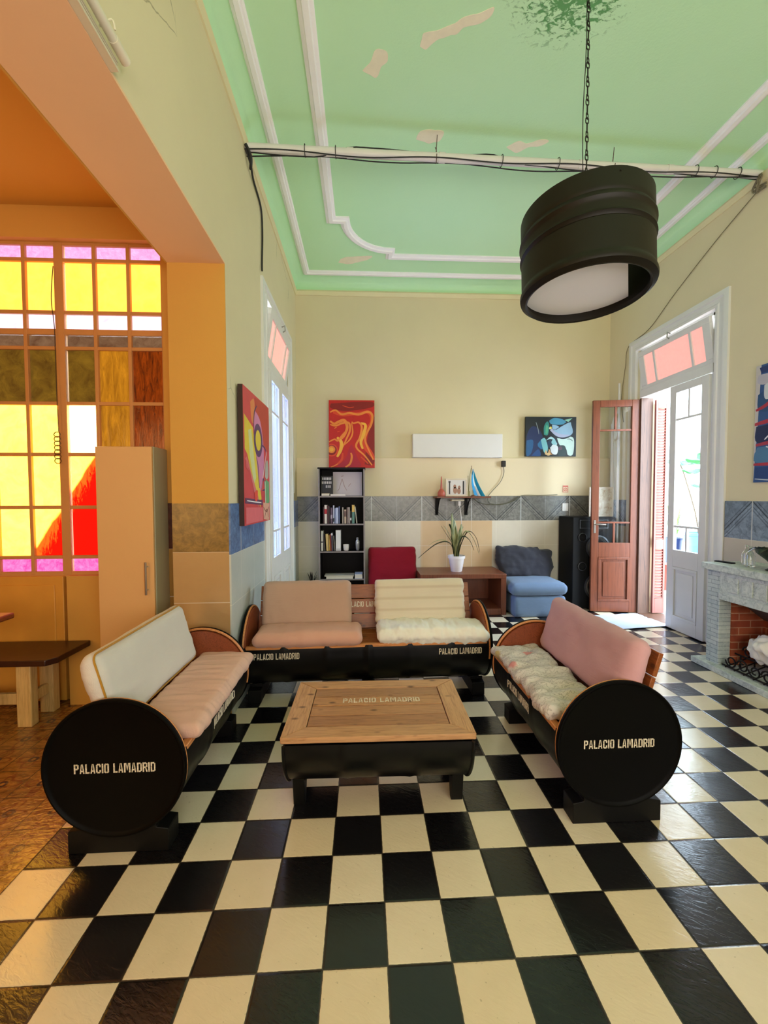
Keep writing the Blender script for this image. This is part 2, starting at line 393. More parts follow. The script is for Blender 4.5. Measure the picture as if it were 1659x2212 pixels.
# wall tiles
D_back = dado('back_wall_tiles', 0, 1.125, 1.455, .03, .675, tint='#86857f', low='#e6dcc8', tan=(.69, 1.66))
D_right = dado('right_wall_tiles', 1, 1.065, 1.40, 2.157, .67, tint='#8494a6', low='#cfc4b4')
D_left = dado('left_wall_tiles', 1, 1.07, 1.405, 2.4, .67, tint='#5f7fb4', low='#cfd6d2', chev=.15)
D_col = dado('pillar_tiles', 0, 1.09, 1.407, -1.33, .9, tint='#8a6a34', low='#c09a68', chev=0.)  # brown tint carries the orange light on these grey-blue tiles
D_strip = dado('side_wall_tiles', 0, 1.09, 1.407, -1.7, .9, tint='#5a2f1e', low='#b88a44', chev=0.)
struct(MB().box(XL, XR, YB-.028, YB, 0, 1.455).build('trim_4', D_back, smooth=False))
t5 = MB().box(XL, XR, YB-.034, YB, 1.455, 1.965); struct(t5.build('trim_5', M['wall_low'], bevel=.004))
struct(MB().box(XR-.014, XR, YN, 2.425, 0, 1.40).box(XR-.014, XR, 3.86, YB-.03, 0, 1.40).build('trim_6', D_right, smooth=False))
struct(MB().box(XL, XL+.012, 1.508, 2.425, 0, 1.405).box(XL, XL+.012, 3.86, YB-.03, 0, 1.405).build('trim_7', D_left, smooth=False))
struct(MB().box(XL-.36, XL, 1.508, 1.52, 0, 1.407).build('trim_8', D_col, smooth=False))
struct(MB().box(-1.44, XL-.36, 1.70, 1.71, 0, 1.407).build('trim_9', D_strip, smooth=False))
# cornice line below the cove
cn = MB().sweep([(XL, -3.1, HW-.02), (XL, YB, HW-.02), (XR, YB, HW-.02), (XR, -3.1, HW-.02)], [(0, -.045), (.012, -.045), (.02, -.02), (.028, 0), (.02, .02), (0, .02)])
struct(cn.build('trim_10', M['cream_strip']))
# ceiling mouldings
prof = [(-.05, .01), (-.05, -.012), (-.038, -.02), (-.025, -.02), (-.018, -.034), (.018, -.034), (.025, -.02), (.038, -.02), (.05, -.012), (.05, .01)]
path = [(-.78, -3., HC), (-.78, 4.09, HC), (3.13, 4.09, HC), (3.13, -3., HC)]
struct(MB().sweep(path, [(a*.85, b) for a, b in prof]).build('trim_11', M['white_plaster']))
arcL = [(.25-.5*math.cos(a), 3.10+.5*math.sin(a), HC) for a in [PI/2*i/10 for i in range(11)]]
arcR = [(2.09+.5*math.cos(a), 3.10+.5*math.sin(a), HC) for a in [PI/2*i/10 for i in range(10, -1, -1)]]
path = [(-.39, -3., HC), (-.39, 3.10, HC)]+arcL+[(.25, 3.71, HC), (2.09, 3.71, HC)]+arcR+[(2.74, 3.10, HC), (2.74, -3., HC)]
struct(MB().sweep(path, prof).build('trim_12', M['white_plaster']))

# ------------------------------------------------------------ glass
def glass_mat(name, tint=(.96, .98, 1.0, 1), refl=.12):
    n = N(name); t = n.node('ShaderNodeBsdfTransparent'); t.inputs[0].default_value = tint
    g = n.node('ShaderNodeBsdfGlossy'); g.inputs['Roughness'].default_value = .03; g.inputs['Color'].default_value = (1, 1, 1, 1)
    f = n.node('ShaderNodeLayerWeight'); f.inputs[0].default_value = .5
    mx = n.node('ShaderNodeMixShader'); n.put(mx.inputs[0], n.m_('ADD', .03, n.m_('MULTIPLY', n.m_('POWER', f.outputs['Facing'], 4.), .5))); n.put(mx.inputs[1], t.outputs[0]); n.put(mx.inputs[2], g.outputs[0])
    n.t.links.new(mx.outputs[0], n.out.inputs[0]); return n.m
M['glass'] = glass_mat('clear_door_glass')
M['glass_lav'] = glass_mat('lavender_door_glass', (.50, .56, .80, 1))
def frosted(name, col, em):
    """tinted obscured glass lit by the day behind it"""
    n = N(name); p = n.pos(); v = n.noise(p, 25., 4, .6)
    c = n.mix(v, tuple(x*.85 for x in col[:3])+(1,), col)
    n.put(n.b.inputs['Emission Color'], c); n.b.inputs['Emission Strength'].default_value = em
    return n.fin(c, .2)
M['pink_glass'] = frosted('pink_transom_glass', srgb('#f2a39a'), .75)

M['red_wood'] = wood('reddish_varnished_wood', '#784028', '#4a2212', (10, 10, 1), .35, False)
M['brass'] = plain('aged_brass', '#b49a6a', .3, 1.)
M['steel'] = plain('brushed_steel', '#b8b8b4', .3, 1.)
M['pink_shutter'] = plain('pink_shutter_paint', '#98584f', .5)
M['jamb'] = wood('weathered_jamb_wood', '#5e3f2e', '#2c1610', (10, 10, 1), .5, False)

def door_leaf(parent, w, h, wood_m, glass_m, handle=True, panel_sides=True):
    """leaf in local coords: x 0..w, y thickness, z 0..h"""
    t = .04; st = .085; m = MB()
    z = [0, .13, .68, .86, 1.11, 2.245, 2.53, h]   # rails
    m.box(0, st, 0, t, 0, h); m.box(w-st, w, 0, t, 0, h)
    m.box(st, w-st, 0, t, 0, z[1]); m.box(st, w-st, 0, t, z[2], z[3]); m.box(st, w-st, 0, t, z[6], h)
    m.build('leaf_frame', wood_m, parent, bevel=.003)
    b = MB(); c = w/2
    b.box(st, w-st, .008, t-.008, z[4]-.011, z[4]+.011); b.box(st, w-st, .008, t-.008, z[5]-.011, z[5]+.011)
    b.box(c-.011, c+.011, .008, t-.008, z[3], z[4]-.011); b.box(c-.011, c+.011, .008, t-.008, z[5]+.011, z[6])
    b.build('glazing_bar', wood_m, parent, bevel=.002)
    MB().box(st, w-st, t/2-.002, t/2+.002, z[3], z[6]).build('glass', glass_m, parent, smooth=False)
    pn = MB(); pn.box(st, w-st, .012, t-.012, z[1], z[2])
    for s0, s1 in ((-.006, .013), (t-.013, t+.006)):
        f = .028
        pn.box(st, w-st, s0, s1, z[1], z[1]+f); pn.box(st, w-st, s0, s1, z[2]-f, z[2]); pn.box(st, st+f, s0, s1, z[1]+f, z[2]-f); pn.box(w-st-f, w-st, s0, s1, z[1]+f, z[2]-f)
    for y0, y1 in ((.004, .012), (t-.012, t-.004)):
        pn.box(st+.06, w-st-.06, y0, y1, z[1]+.06, z[2]-.06)
    pn.build('panel', wood_m, parent, bevel=.003)
    if handle:
        hm = MB(); hm.box(.028, .052, -.004, 0, .98, 1.14); hm.tube([(.04, -.003, 1.09), (.04, -.045, 1.09), (.06, -.052, 1.09), (.15, -.05, 1.085)], .008)
        hm.build('handle', M['steel'] if not handle == 'brass' else M['brass'], parent)
def french(side, name, open_far, glass_m):
    """frame, tilted pink transom and two leaves; side=+1 right wall, -1 left wall"""
    X0 = XR if side > 0 else XL; s = side
    root = sempty(name, (X0, 3.12, 0))
    def L(m): return m.xf(Matrix.Translation(Vector((-X0, -3.12, 0))))
    # stepped architrave on the room side
    m = MB()
    prof = [(.0, 0), (.0, .022), (.02, .03), (.05, .03), (.06, .018), (.10, .018), (.11, .028), (.135, .028), (.145, 0)]
    up = (-s, 0, 0)
    P = [(X0, 2.435, 0), (X0, 2.435, 3.355), (X0, 3.845, 3.355), (X0, 3.845, 0)]
    sgn = -1 if s > 0 else 1
    m.sweep(P, [((a)*sgn, b) for a, b in prof], up)
    L(m).build('architrave', M['white_trim'], root)
    # jambs, head, transom bar
    m = MB(); d0, d1 = X0+s*.0, X0+s*.10
    m.box(d0, d1, 2.58, 2.62, 0, 3.2); m.box(d0, d1, 2.58, 3.66, 3.17, 3.22); m.box(d0-s*.012, d1, 2.6, 3.64, 2.63, 2.72)
    m.box(d0, d1, 3.63, 3.66, 2.63, 3.2)
    if not open_far: m.box(d0, d1, 3.62, 3.66, 0, 3.2)
    L(m).build('frame', M['white_trim'], root, bevel=.003)
    m = MB(); m.box(d0+s*.004, X0+s*(.15 if s > 0 else .33), 3.63, 3.665, 0, 2.63); m.box(X0+s*.10, X0+s*.33, 2.575, 2.61, 0, 3.2); m.box(X0+s*.10, X0+s*.33, 2.6, 3.66, 3.17, 3.21); m.box(X0, X0+s*.33, 2.58, 3.66, .0, .012)
    L(m).build('reveal', M['jamb'] if s > 0 else M['white_trim'], root, bevel=.002)
    # transom hopper
    tr = bpy.data.objects.new('transom', None); COL.objects.link(tr); tr.parent = root
    tr.location = (s*.03, 0, 2.72); tr.rotation_euler = (0, -s*math.radians(9), 0)
    m = MB(); a = .51
    m.box(-.018, .018, -a, a, 0, .05); m.box(-.018, .018, -a, a, .39, .45); m.box(-.018, .018, -a, -a+.09, .05, .39); m.box(-.018, .018, a-.09, a, .05, .39)
    m.box(-.018, .018, -.275, -.245, .05, .39); m.box(-.018, .018, .245, .275, .05, .39)
    m.build('transom_frame', M['white_trim'], tr, bevel=.003)
    MB().box(-.003, .003, -a+.08, a-.08, .04, .40).build('pink_glass', M['pink_glass'], tr, smooth=False)
    MB().tube([(-s*.02, .0, .43), (-s*.04, 0, .45), (-s*.03, 0, .50), (0, 0, .48)], .007).build('latch', M['steel'], tr)
    # near leaf (closed)
    lf = bpy.data.objects.new('closed_leaf', None); COL.objects.link(lf); lf.parent = root
    lf.location = (s*.012, 2.622-3.12, .012); lf.rotation_euler = (0, 0, PI/2)
    if s < 0: lf.location.x += .04-.0 
    door_leaf(lf, .50, 2.61, M['white_trim'], glass_m, handle=False)
    lf['label'] = 'white painted leaf with glass over a panel'
    l2 = bpy.data.objects.new('open_leaf' if open_far else 'far_leaf', None); COL.objects.link(l2); l2.parent = root
    if open_far:
        l2.location = (-.53, 3.742-3.12, .012); l2.rotation_euler = (0, 0, -math.radians(9))
        door_leaf(l2, .54, 2.61, M['red_wood'], M['glass'], handle=True)
        l2['label'] = 'varnished reddish wood leaf standing open into the room'
    else:
        l2.location = (s*.012+.04, 3.124-3.12, .012); l2.rotation_euler = (0, 0, PI/2)
        door_leaf(l2, .50, 2.61, M['white_trim'], glass_m, handle=False)
    return root
french(1, 'door_1', True, M['glass'])
french(-1, 'door_2', False, M['glass_lav'])
# cremone rod on the closed right leaf
# louvered shutter folded in the reveal
sh = thing('louvered_shutter', 'pink painted louvered shutter folded back outside the open terrace door', 'shutter', (3.512, 3.60, 0))
m = MB(); W = .17
m.box(-.074, -.05, -.015, .015, .02, 2.6); m.box(.05, .074, -.015, .015, .02, 2.6)
m.box(-.05, .05, -.015, .015, .02, .20); m.box(-.05, .05, -.015, .015, .80, .92); m.box(-.05, .05, -.015, .015, 2.5, 2.6)
m.build('shutter_frame', M['pink_shutter'], sh, bevel=.002)
for z0, z1 in ((.2, .8), (.92, 2.5)):
    m = MB(); k = int((z1-z0)/.034)
    for i in range(k): m.obox((0, 0, z0+.017+i*(z1-z0)/k), (.10, .03, .006), (.75, 0, 0))
    m.build('louvers', M['pink_shutter'], sh)

# ------------------------------------------------------------ stained glass window
XC = [-2.78, -2.61, -2.38, -2.149, -1.914, -1.686, -1.456, -1.42]
ZR = [(3.165, 3.085), (3.06, 2.735), (2.705, 2.615), (2.56, 2.49), (2.465, 2.115), (2.085, 1.76), (1.735, 1.395), (1.365, 1.04), (1.02, .925)]
def stained(name, c1, c2, em, sc=14., line=False, streak=False):
    n = N(name); p = n.pos(); x, y, z = n.xyz(p)
    q = n.scale(p, (3.0, 1, .5) if streak else (1, 1, 1))
    v = n.noise(q, sc, 5, .7, .8)
    c = n.mix(n.rng(v, .3, .7), srgb(c1), srgb(c2))
    if line:
        # red awning stands behind: everything right of and under a slanted edge
        e = n.m_('SUBTRACT', n.m_('ADD', 2.10, n.m_('MULTIPLY', n.m_('ADD', x, 1.905), 1.55)), z)
        k = n.rng(n.m_('ADD', e, n.m_('MULTIPLY', n.m_('SUBTRACT', n.noise(p, 6., 2), .5), .1)), .27, .30)
        e2 = n.rng(n.m_('ADD', e, n.m_('MULTIPLY', n.m_('SUBTRACT', n.noise(n.scale(p, (2.5, 1, .7)), 14., 4, .7, 1.), .5), .55)), .34, .42)
        red = n.mix(e2, srgb('#ff6a1c'), srgb('#e30d06'))
        c = n.mix(k, c, red)
        n.put(n.b.inputs['Emission Strength'], n.rng(k, 0, 1, em, .95))
    else: n.b.inputs['Emission Strength'].default_value = em
    n.put(n.b.inputs['Emission Color'], c)
    n.bump(v, .4, .004)
    return n.fin(n.mix(.7, c, (0, 0, 0, 1)), .15)
SG = [stained('pink_stained_glass', '#dc86c0', '#efb2dc', 1.1, 30.), stained('yellow_stained_glass', '#ffa838', '#ffb248', 2.0, 9.),
      stained('pale_pink_stained_glass', '#f2c4e6', '#fff0ff', 1.15, 20.), stained('brown_stained_glass', '#5e4318', '#8e6e22', .5, 9.),
      stained('amber_streaked_glass', '#8a5510', '#cf8a1e', .7, 9., streak=True), stained('ruby_streaked_glass', '#3c1006', '#a8450e', .55, 16., streak=True),
      stained('sunlit_yellow_glass', '#ffb030', '#ffb944', 5.0, 7., line=True), stained('magenta_stained_glass', '#e6309c', '#f98fd0', 1.0, 22.),
      stained('mauve_brown_glass', '#6a4a34', '#8f7256', .5, 12.), stained('white_sunlit_glass', '#ffd080', '#ffe0a0', 9.0, 5., line=True)]
win = sempty('window_1', (-2.1, 1.78, 0))
g = MB()
def pane_mat(r, c):
    if r == 0: return 0
    if r == 1: return 1
    if r == 2: return 2
    if r == 3: return 8
    if r == 4: return (3, 3, 3, 3, 4, 5, 5)[c]
    if r == 5: return (6, 6, 6, 9, 4, 5, 5)[c]
    if r in (6, 7): return 6
    return 7
for r, (z1, z0) in enumerate(ZR):
    for cc in range(7):
        x0, x1 = XC[cc]+.018, XC[cc+1]-.018
        if cc == 6: x0, x1 = XC[6]+.014, XC[7]-.002
        if cc == 2: x1 -= .012
        if cc == 3: x0 += .022
        g.mi = pane_mat(r, cc); g.box(x0-.006, x1+.006, 1.776, 1.782, z0-.006, z1+.006)
g.build('stained_glass', SG, win, smooth=False, world=True)
f = MB()
for i, x in enumerate(XC[1:7]):
    w = .012
    if i == 2: w = .03
    f.box(x-w, x+w, 1.755, 1.80, .91, 3.19)
zl = [3.19]+[(a[1]+b[0])/2 for a, b in zip(ZR[:-1], ZR[1:])]+[.91]
for i, z in enumerate(zl):
    w = .012 if i not in (0, 3, 9) else .02
    f.box(-2.78, -1.42, 1.758, 1.797, z-w, z+w)
f.box(-2.79, -2.76, 1.75, 1.80, .9, 3.2); f.box(-1.425, -1.40, 1.75, 1.80, .9, 3.2)
M['win_frame'] = plain('tan_window_frame_paint', '#c98f52', .5)
f.build('window_frame', M['win_frame'], win, bevel=.003, world=True)
lt = MB().box(-2.76, -2.165, 1.735, 1.775, .02, .90).box(-2.70, -2.22, 1.728, 1.736, .10, .84)
lt.build('bottom_panel', plain('yellow_door_paint', '#d79a3c', .5), win, bevel=.004, world=True)
# hook and cord on window
m = MB().tube(cat_rom([(-2.17, 1.74, 3.02), (-2.185, 1.735, 2.8), (-2.17, 1.735, 2.6), (-2.165, 1.73, 2.2), (-2.16, 1.73, 1.9)]), .0025)
for i in range(7): m.tube([(-2.17+.022*math.cos(a), 1.73, 1.88-.03*i+.018*math.sin(a)) for a in [2*PI*j/10 for j in range(10)]], .003, 6, True)
tag(m.build('window_cord', plain('dark_cord', '#4a3010', .6)), 'dark pull cord with coiled end hanging on the stained glass', 'cord')

# ------------------------------------------------------------ outside, beyond the terrace door
M['terrace'] = plain('pale_terrace_tiles', '#c9a79c', .6)
struct(MB().box(3.6, 5.7, -1, 9, -.16, -.01).build('floor', M['terrace'], smooth=False))
struct(MB().box(17, 17.3, -4, 26, -4, 2.6).build('wall_terrace', plain('white_outer_wall', '#c8c8c2', .8), smooth=False))
M['leaf_out'] = plain('green_foliage', '#2f7a45', .5); M['stem'] = plain('brown_stem', '#5a4a38', .7)
def lobed(m, c, r, tilt, spin):
    R = Euler((tilt, 0, spin)).to_matrix(); pts = []; k = 36
    for i in range(k):
        a = 2*PI*i/k; rr = r*(.45+.55*abs(math.cos(a*3.5))**.7)
        pts.append((rr*math.cos(a), rr*math.sin(a), .12*r*math.cos(a*7)))
    top = [Vector(c)+R@Vector(p) for p in pts]; cc = Vector(c)+R@Vector((0, 0, .02)); lo = [p-Vector((0, 0, .003)) for p in top]
    vs = top+[cc]+lo+[cc-Vector((0, 0, .003))]
    fs = [(i, (i+1) % k, k) for i in range(k)]+[(k+1+(i+1) % k, k+1+i, 2*k+1) for i in range(k)]+[(i, k+1+i, k+1+(i+1) % k, (i+1) % k) for i in range(k)]
    m.add(vs, fs)
pp = thing('potted_plant', 'tall potted plant with lobed green leaves on the terrace seen through the white door leaf', 'plant', (4.75, 4.45, 0))
m = MB().lathe([(.13, 0), (.14, .01), (.18, .42), (.19, .43), (.19, .47), (.17, .47), (.16, .40)], (0, 0, .45), 28); m.build('pot', plain('blue_plastic_pot', '#4f7fb8', .4), pp)
tops = [(.05, -.10, 1.98, .30), (-.25, -.35, 1.78, .26), (.25, -.55, 1.72, .30), (-.1, .28, 1.95, .22), (.3, .2, 1.6, .24)]
st = MB(); lv = MB()
for i, (x, y, z, r) in enumerate(tops):
    st.tube(cat_rom([(0, 0, .82), (x*.25, y*.2, 1.2), (x*.7, y*.7, z-.25), (x, y, z)], 5), .009, 6); lobed(lv, (x, y, z), r, .25*((i % 3)-1), i)
st.build('stem', M['stem'], pp); lv.build('leaf', M['leaf_out'], pp)
stand = MB().box(-.24, .24, -.5, .5, .40, .44)
for a in (-.2, .2):
    for b in (-.45, .45): stand.box(a-.02, a+.02, b-.02, b+.02, 0, .40)
stand.xf(Matrix.Translation((4.75, 4.4, 0)))
tag(stand.build('plant_stand', plain('red_painted_wood', '#a4483c', .6), bevel=.004), 'low red wooden stand under the blue pots on the terrace', 'stand')
p2 = thing('potted_plant', 'bushy low plant in a dark blue pot on the red terrace stand', 'plant', (4.62, 4.80, .44))
MB().lathe([(.10, 0), (.13, .34), (.14, .36), (.14, .38), (.12, .38), (.11, .33)], (0, 0, 0), 24).build('pot', plain('dark_blue_pot', '#28365e', .4), p2)
lv = MB()
for i in range(60):
    a = random.uniform(0, 2*PI); r = random.uniform(.02, .14); h = random.uniform(.4, 1.0)
    b = Vector((r*.3*math.cos(a), r*.3*math.sin(a), .33)); e = Vector((r*math.cos(a), r*math.sin(a), h))
    lv.ribbon([b, (b+e)/2+Vector((0, 0, .03)), e], [.012, .035, .004], (-math.sin(a), math.cos(a), 0))
lv.build('foliage', plain('yellow_green_leaf', '#6c8f2e', .5), p2)
p3 = thing('potted_plant', 'spiky blue-green plant in a pale planter beyond the white door leaf', 'plant', (5.3, 4.2, 0))
MB().lathe([(.14, 0), (.2, .7), (.22, .72), (.22, .76), (.19, .76), (.18, .7)], (0, 0, 0), 24).build('pot', plain('pale_planter', '#8fa0a8', .5), p3)
lv = MB()
for i in range(46):
    a = random.uniform(0, 2*PI); r = random.uniform(.1, .4); h = random.uniform(.9, 1.35)
    b = Vector((.05*math.cos(a), .05*math.sin(a), .7)); e = Vector((r*math.cos(a), r*math.sin(a), h))
    lv.ribbon([b, (b+e)/2+Vector((0, 0, .1)), e], [.01, .028, .003], (-math.sin(a), math.cos(a), 0))
lv.build('foliage', plain('blue_green_leaf', '#3a6a5c', .5), p3)
rl = MB().box(5.66, 5.69, 2.2, 8, .95, 1.0).box(5.66, 5.69, 2.2, 8, .1, .14)
for i in range(44): rl.tube([(5.675, 2.2+i*.13, .1), (5.675, 2.2+i*.13, .97)], .009, 6)
tag(rl.build('terrace_railing', plain('grey_railing', '#6f7a80', .5)), 'thin grey metal railing at the edge of the terrace', 'railing')

# ------------------------------------------------------------ stencil lettering
def glyphs():
    t = .17; W = .58
    bar = [(0, 0), (t, 0), (t, 1), (0, 1)]
    def r(x0, y0, x1, y1): return [(x0, y0), (x1, y0), (x1, y1), (x0, y1)]
    A = [[(0, 0), (.15, 0), (.27, 1), (.19, 1)], [(W, 0), (W-.15, 0), (.31, 1), (.39, 1)], r(.19, .2, .39, .32)]
    P = [bar, r(t+.04, .86, .44, 1), r(.42, .5, W, .93), r(t+.04, .42, .44, .56)]
    return {'P': (P, W), 'A': (A, W), 'L': ([bar, r(t+.03, 0, .5, .15)], .5),
            'C': ([r(0, .1, t, .9), r(t-.06, .86, W-.1, 1), r(t-.06, 0, W-.1, .14), r(W-t, .66, W, .9), r(W-t, .1, W, .34)], W),
            'I': ([bar], t), 'O': ([r(0, .08, t, .92), r(W-t, .08, W, .92), r(.09, .87, .26, 1), r(.32, .87, .49, 1), r(.09, 0, .26, .13), r(.32, 0, .49, .13)], W),
            'M': ([bar, [(.62, 0), (.79, 0), (.79, 1), (.62, 1)], [(.19, 1), (.27, 1), (.41, .35), (.38, .2)], [(.60, 1), (.52, 1), (.38, .35), (.41, .2)]], .79),
            'D': ([bar, r(t+.04, .86, .44, 1), r(t+.04, 0, .44, .14), r(.42, .1, W, .9)], W),
            'R': (P+[[(.44, 0), (W+.02, 0), (.46, .40), (.32, .40)]], W), ' ': ([], .3)}
GL = glyphs()
def lettering(parent, h, place, name='lettering', text='PALACIO LAMADRID', sx=.72, name_mat=None, worn=False):
    """place(u, v, off) -> 3d, u centred along the text, v centred in height"""
    tot = sum(GL[c][1]+.13 for c in text)-.13; x = -tot/2; m = MB()
    for ch in text:
        polys, w = GL[ch]
        for p in polys:
            pts = [((x+a)*h*sx, (b-.5)*h) for a, b in p]; n = len(pts)
            vs = [place(u, v, .0006) for u, v in pts]+[place(u, v, .0022) for u, v in pts]
            m.add(vs, [tuple(range(n)), tuple(range(2*n-1, n-1, -1))]+[(i, n+i, n+(i+1) % n, (i+1) % n) for i in range(n)])
        x += w+.13
    return m.build(name, name_mat or M['stencil'], parent, smooth=False)
def worn_white():
    n = N('worn_white_stencil_paint'); v = n.noise(n.pos(), 160., 3, .7)
    return n.fin(n.mix(n.rng(v, .42, .6), srgb('#f2e8d4'), srgb('#c8b999')), .6)
M['stencil'] = worn_white()
def black_paint():
    n = N('glossy_black_drum_paint'); p = n.pos(); v = n.noise(p, 5., 4)
    n.bump(n.m_('ADD', v, n.m_('MULTIPLY', n.noise(p, 40., 2), .15)), .12, .01)
    return n.fin(n.mix(v, srgb('#050506'), srgb('#0a090b')), n.rng(n.noise(p, 8., 3), .3, .7, .3, .45), spec=.3)
M['black'] = black_paint()
M['black_wood'] = plain('black_painted_timber', '#060606', .55, spec=.25)
M['disc'] = plain('matt_black_disc_paint', '#040404', .5, spec=.1, bump=.05)
M['honey'] = wood('honey_coloured_sofa_wood', '#93501f', '#5c2a10', (3, 16, 16), .4)
M['rust'] = wood('reddish_plywood_lining', '#8a4526', '#5e2812', (3, 9, 9), .4, False)
M['trimwood'] = wood('orange_wood_edge', '#cf8b52', '#a25f2e', (3, 12, 12), .45, False)
M['rim'] = plain('bare_rim_metal', '#8c6a4c', .35, .7)

def barrel_sofa(label, loc, rz, L, drums, feet, back_text=False, bwi=.04, text_u=((-1,),), side_text=True):
    R, zc = .28, .36
    t = thing('barrel_sofa', label, 'sofa', loc, rz, 'sofas made from oil drums around the low table')
    a0, a1 = math.radians(12.5), math.radians(-200)       # front lip angle, round under, to the back
    nA = 44; prof_x = []
    n_x = int(L/.02)
    def rad(x):
        q = (x+L/2) % (L/drums); q /= (L/drums); r = R-.004
        for c in (.33, .67): r += .006*math.exp(-((q-c)*(L/drums)/.012)**2)
        if drums > 1 and (abs(x) < .02): r += .010*math.exp(-(abs(x)-.008)**2/.00002)
        return r
    xs = [-L/2+L*i/n_x for i in range(n_x+1)]; vs = []
    for th in (0, -.004):
        for x in xs:
            for j in range(nA+1):
                a = a0+(a1-a0)*j/nA; r = rad(x)+th; vs.append((x, -r*math.cos(a), zc+r*math.sin(a)))
    K = nA+1; Q = len(xs)*K; fs = []
    for b in (0, Q):
        for i in range(len(xs)-1):
            for j in range(nA): fs.append((b+i*K+j, b+(i+1)*K+j, b+(i+1)*K+j+1, b+i*K+j+1))
    for i in range(len(xs)-1):
        for j in (0, nA): fs.append((i*K+j, (i+1)*K+j, Q+(i+1)*K+j, Q+i*K+j))
    shell = MB(); shell.add(vs, fs); so = shell.build('drum_shell', M['black'], t, ang=.9)
    for s in (-1, 1):
        x = s*L/2; m = MB()
        pr = [(0, 0), (R-.02, 0), (R-.012, .004), (R-.006, .010), (R, .010), (R+.003, .004), (R+.002, -.006), (R-.004, -.010), (0, -.008)]
        m.lathe([(r, s*h) for r, h in pr], (x, 0, zc), 64, axis=0, caps=False)
        ep = m.build('end_disc', M['disc'], t, ang=.5)
        lettering(ep, .038, (lambda u, v, o, s=s, x=x: (x+s*(o+.0002), s*u, zc+v-.0)), sx=.82)
        m = MB(); m.prism([((R-.016)*math.cos(a), zc+(R-.016)*math.sin(a)) for a in [2*PI*k/48 for k in range(48)]], 0, x-s*.012, x-s*.028)
        m.build('side_lining', M['rust'], t)
        m = MB(); m.tube([(x-s*.012, (R-.006)*math.cos(a), zc+(R-.006)*math.sin(a)) for a in [math.radians(-14)+math.radians(208)*k/40 for k in range(41)]], .0075, 8)
        m.build('rim_edge', M['trimwood'], t)
    # seat, front edge board, backrest planks
    m = MB(); w = L/2-.03
    for i in range(3): m.box(-w, w, -.235+.125*i, -.235+.125*(i+1)-.004, .385, .405)
    m.build('seat', M['honey'], t, bevel=.003)
    MB().box(-w, w, -.272, -.238, .39, .425).build('front_edge_board', M['trimwood'], t, bevel=.004)
    m = MB(); ang = math.radians(17)
    bw = L/2-bwi
    for i in range(3):
        c = .06+.115*i; m.obox((0, .115+c*math.sin(ang), .41+c*math.cos(ang)), (2*bw, .022, .110), (-ang, 0, 0))
    m.build('backrest', M['honey'], t, bevel=.003)
    if back_text:
        c = .19
        lettering(t, .042, lambda u, v, o: (u, .115-.0115-o+(c+v)*math.sin(ang)*1.0, .41+(c+v)*math.cos(ang)+.003), sx=.8)
    if side_text:
        ll = L/drums
        for d in range(drums):
            cx = -L/2+ll*(d+.5) if drums == 1 else (-L/2+.24 if d == 0 else L/2-.225)
            av = math.radians(0)
            def pl(u, v, o, cx=cx):
                a = av+v/R; r = rad(cx+u)+o+.0012; return (cx+u, -r*math.cos(a), zc+r*math.sin(a)-.0)
            lettering(t, .043, pl, sx=.70)
    for x in feet:
        m = MB(); w2 = .20
        arc = [(.13*math.cos(a)*1.0, 0) for a in ()]
        pts = [(-w2, 0), (w2, 0), (w2, .092), (.15, .100)]
        for k in range(9):
            y = .15-.30*k/8; pts.append((y, zc-math.sqrt((R+.002)**2-y*y)))
        pts += [(-.15, .100), (-w2, .092)]
        m.prism(pts, 0, x-.045, x+.045)
        m.build('foot', M['black_wood'], t, bevel=.003)
    return t
SL = barrel_sofa('black drum sofa nearest the stained glass window, lettered disc towards the viewer', (-1.071, .905, 0), PI/2, .91, 1, (-.40, .40), bwi=.18)
SR = barrel_sofa('black drum sofa by the fireplace with one pink backrest cushion', (1.046, .95, 0), -PI/2, .90, 1, (-.40, .40))
SB = barrel_sofa('long double drum sofa facing the viewer behind the low table', (-.045, 1.875, 0), math.radians(1.5), 1.74, 2, (-.80, 0, .80), back_text=True)
SB['group'] = 'sofas made from oil drums around the low table'

# ------------------------------------------------------------ cushions
def fabric(name, hexc, stripes=None, var=.08, fold=.3):
    n = N(name); p = n.obj(); c = srgb(hexc)
    v = n.noise(p, 4., 4)
    col = n.mix(v, tuple(x*(1-var) for x in c[:3])+(1,), tuple(min(1, x*(1+var)) for x in c[:3])+(1,))
    if stripes:
        s = n.m_('SINE', n.m_('MULTIPLY', n.xyz(p)[0 if stripes[0] == 'x' else 1], stripes[1])); col = n.mix(n.rng(s, .5, 1, 0, .35), col, srgb(stripes[2]))
    w = n.node('ShaderNodeTexWave', wave_type='BANDS'); w.inputs['Scale'].default_value = 260; n.put(w.inputs[0], p)
    n.bump(n.m_('ADD', n.m_('MULTIPLY', n.noise(n.scale(p, (3, 12, 6)), 3., 4, .6, 1.2), fold*4), n.m_('MULTIPLY', w.outputs[1], .12)), .35, .008)
    return n.fin(col, .85, spec=.2, Sheen_Weight=.15)
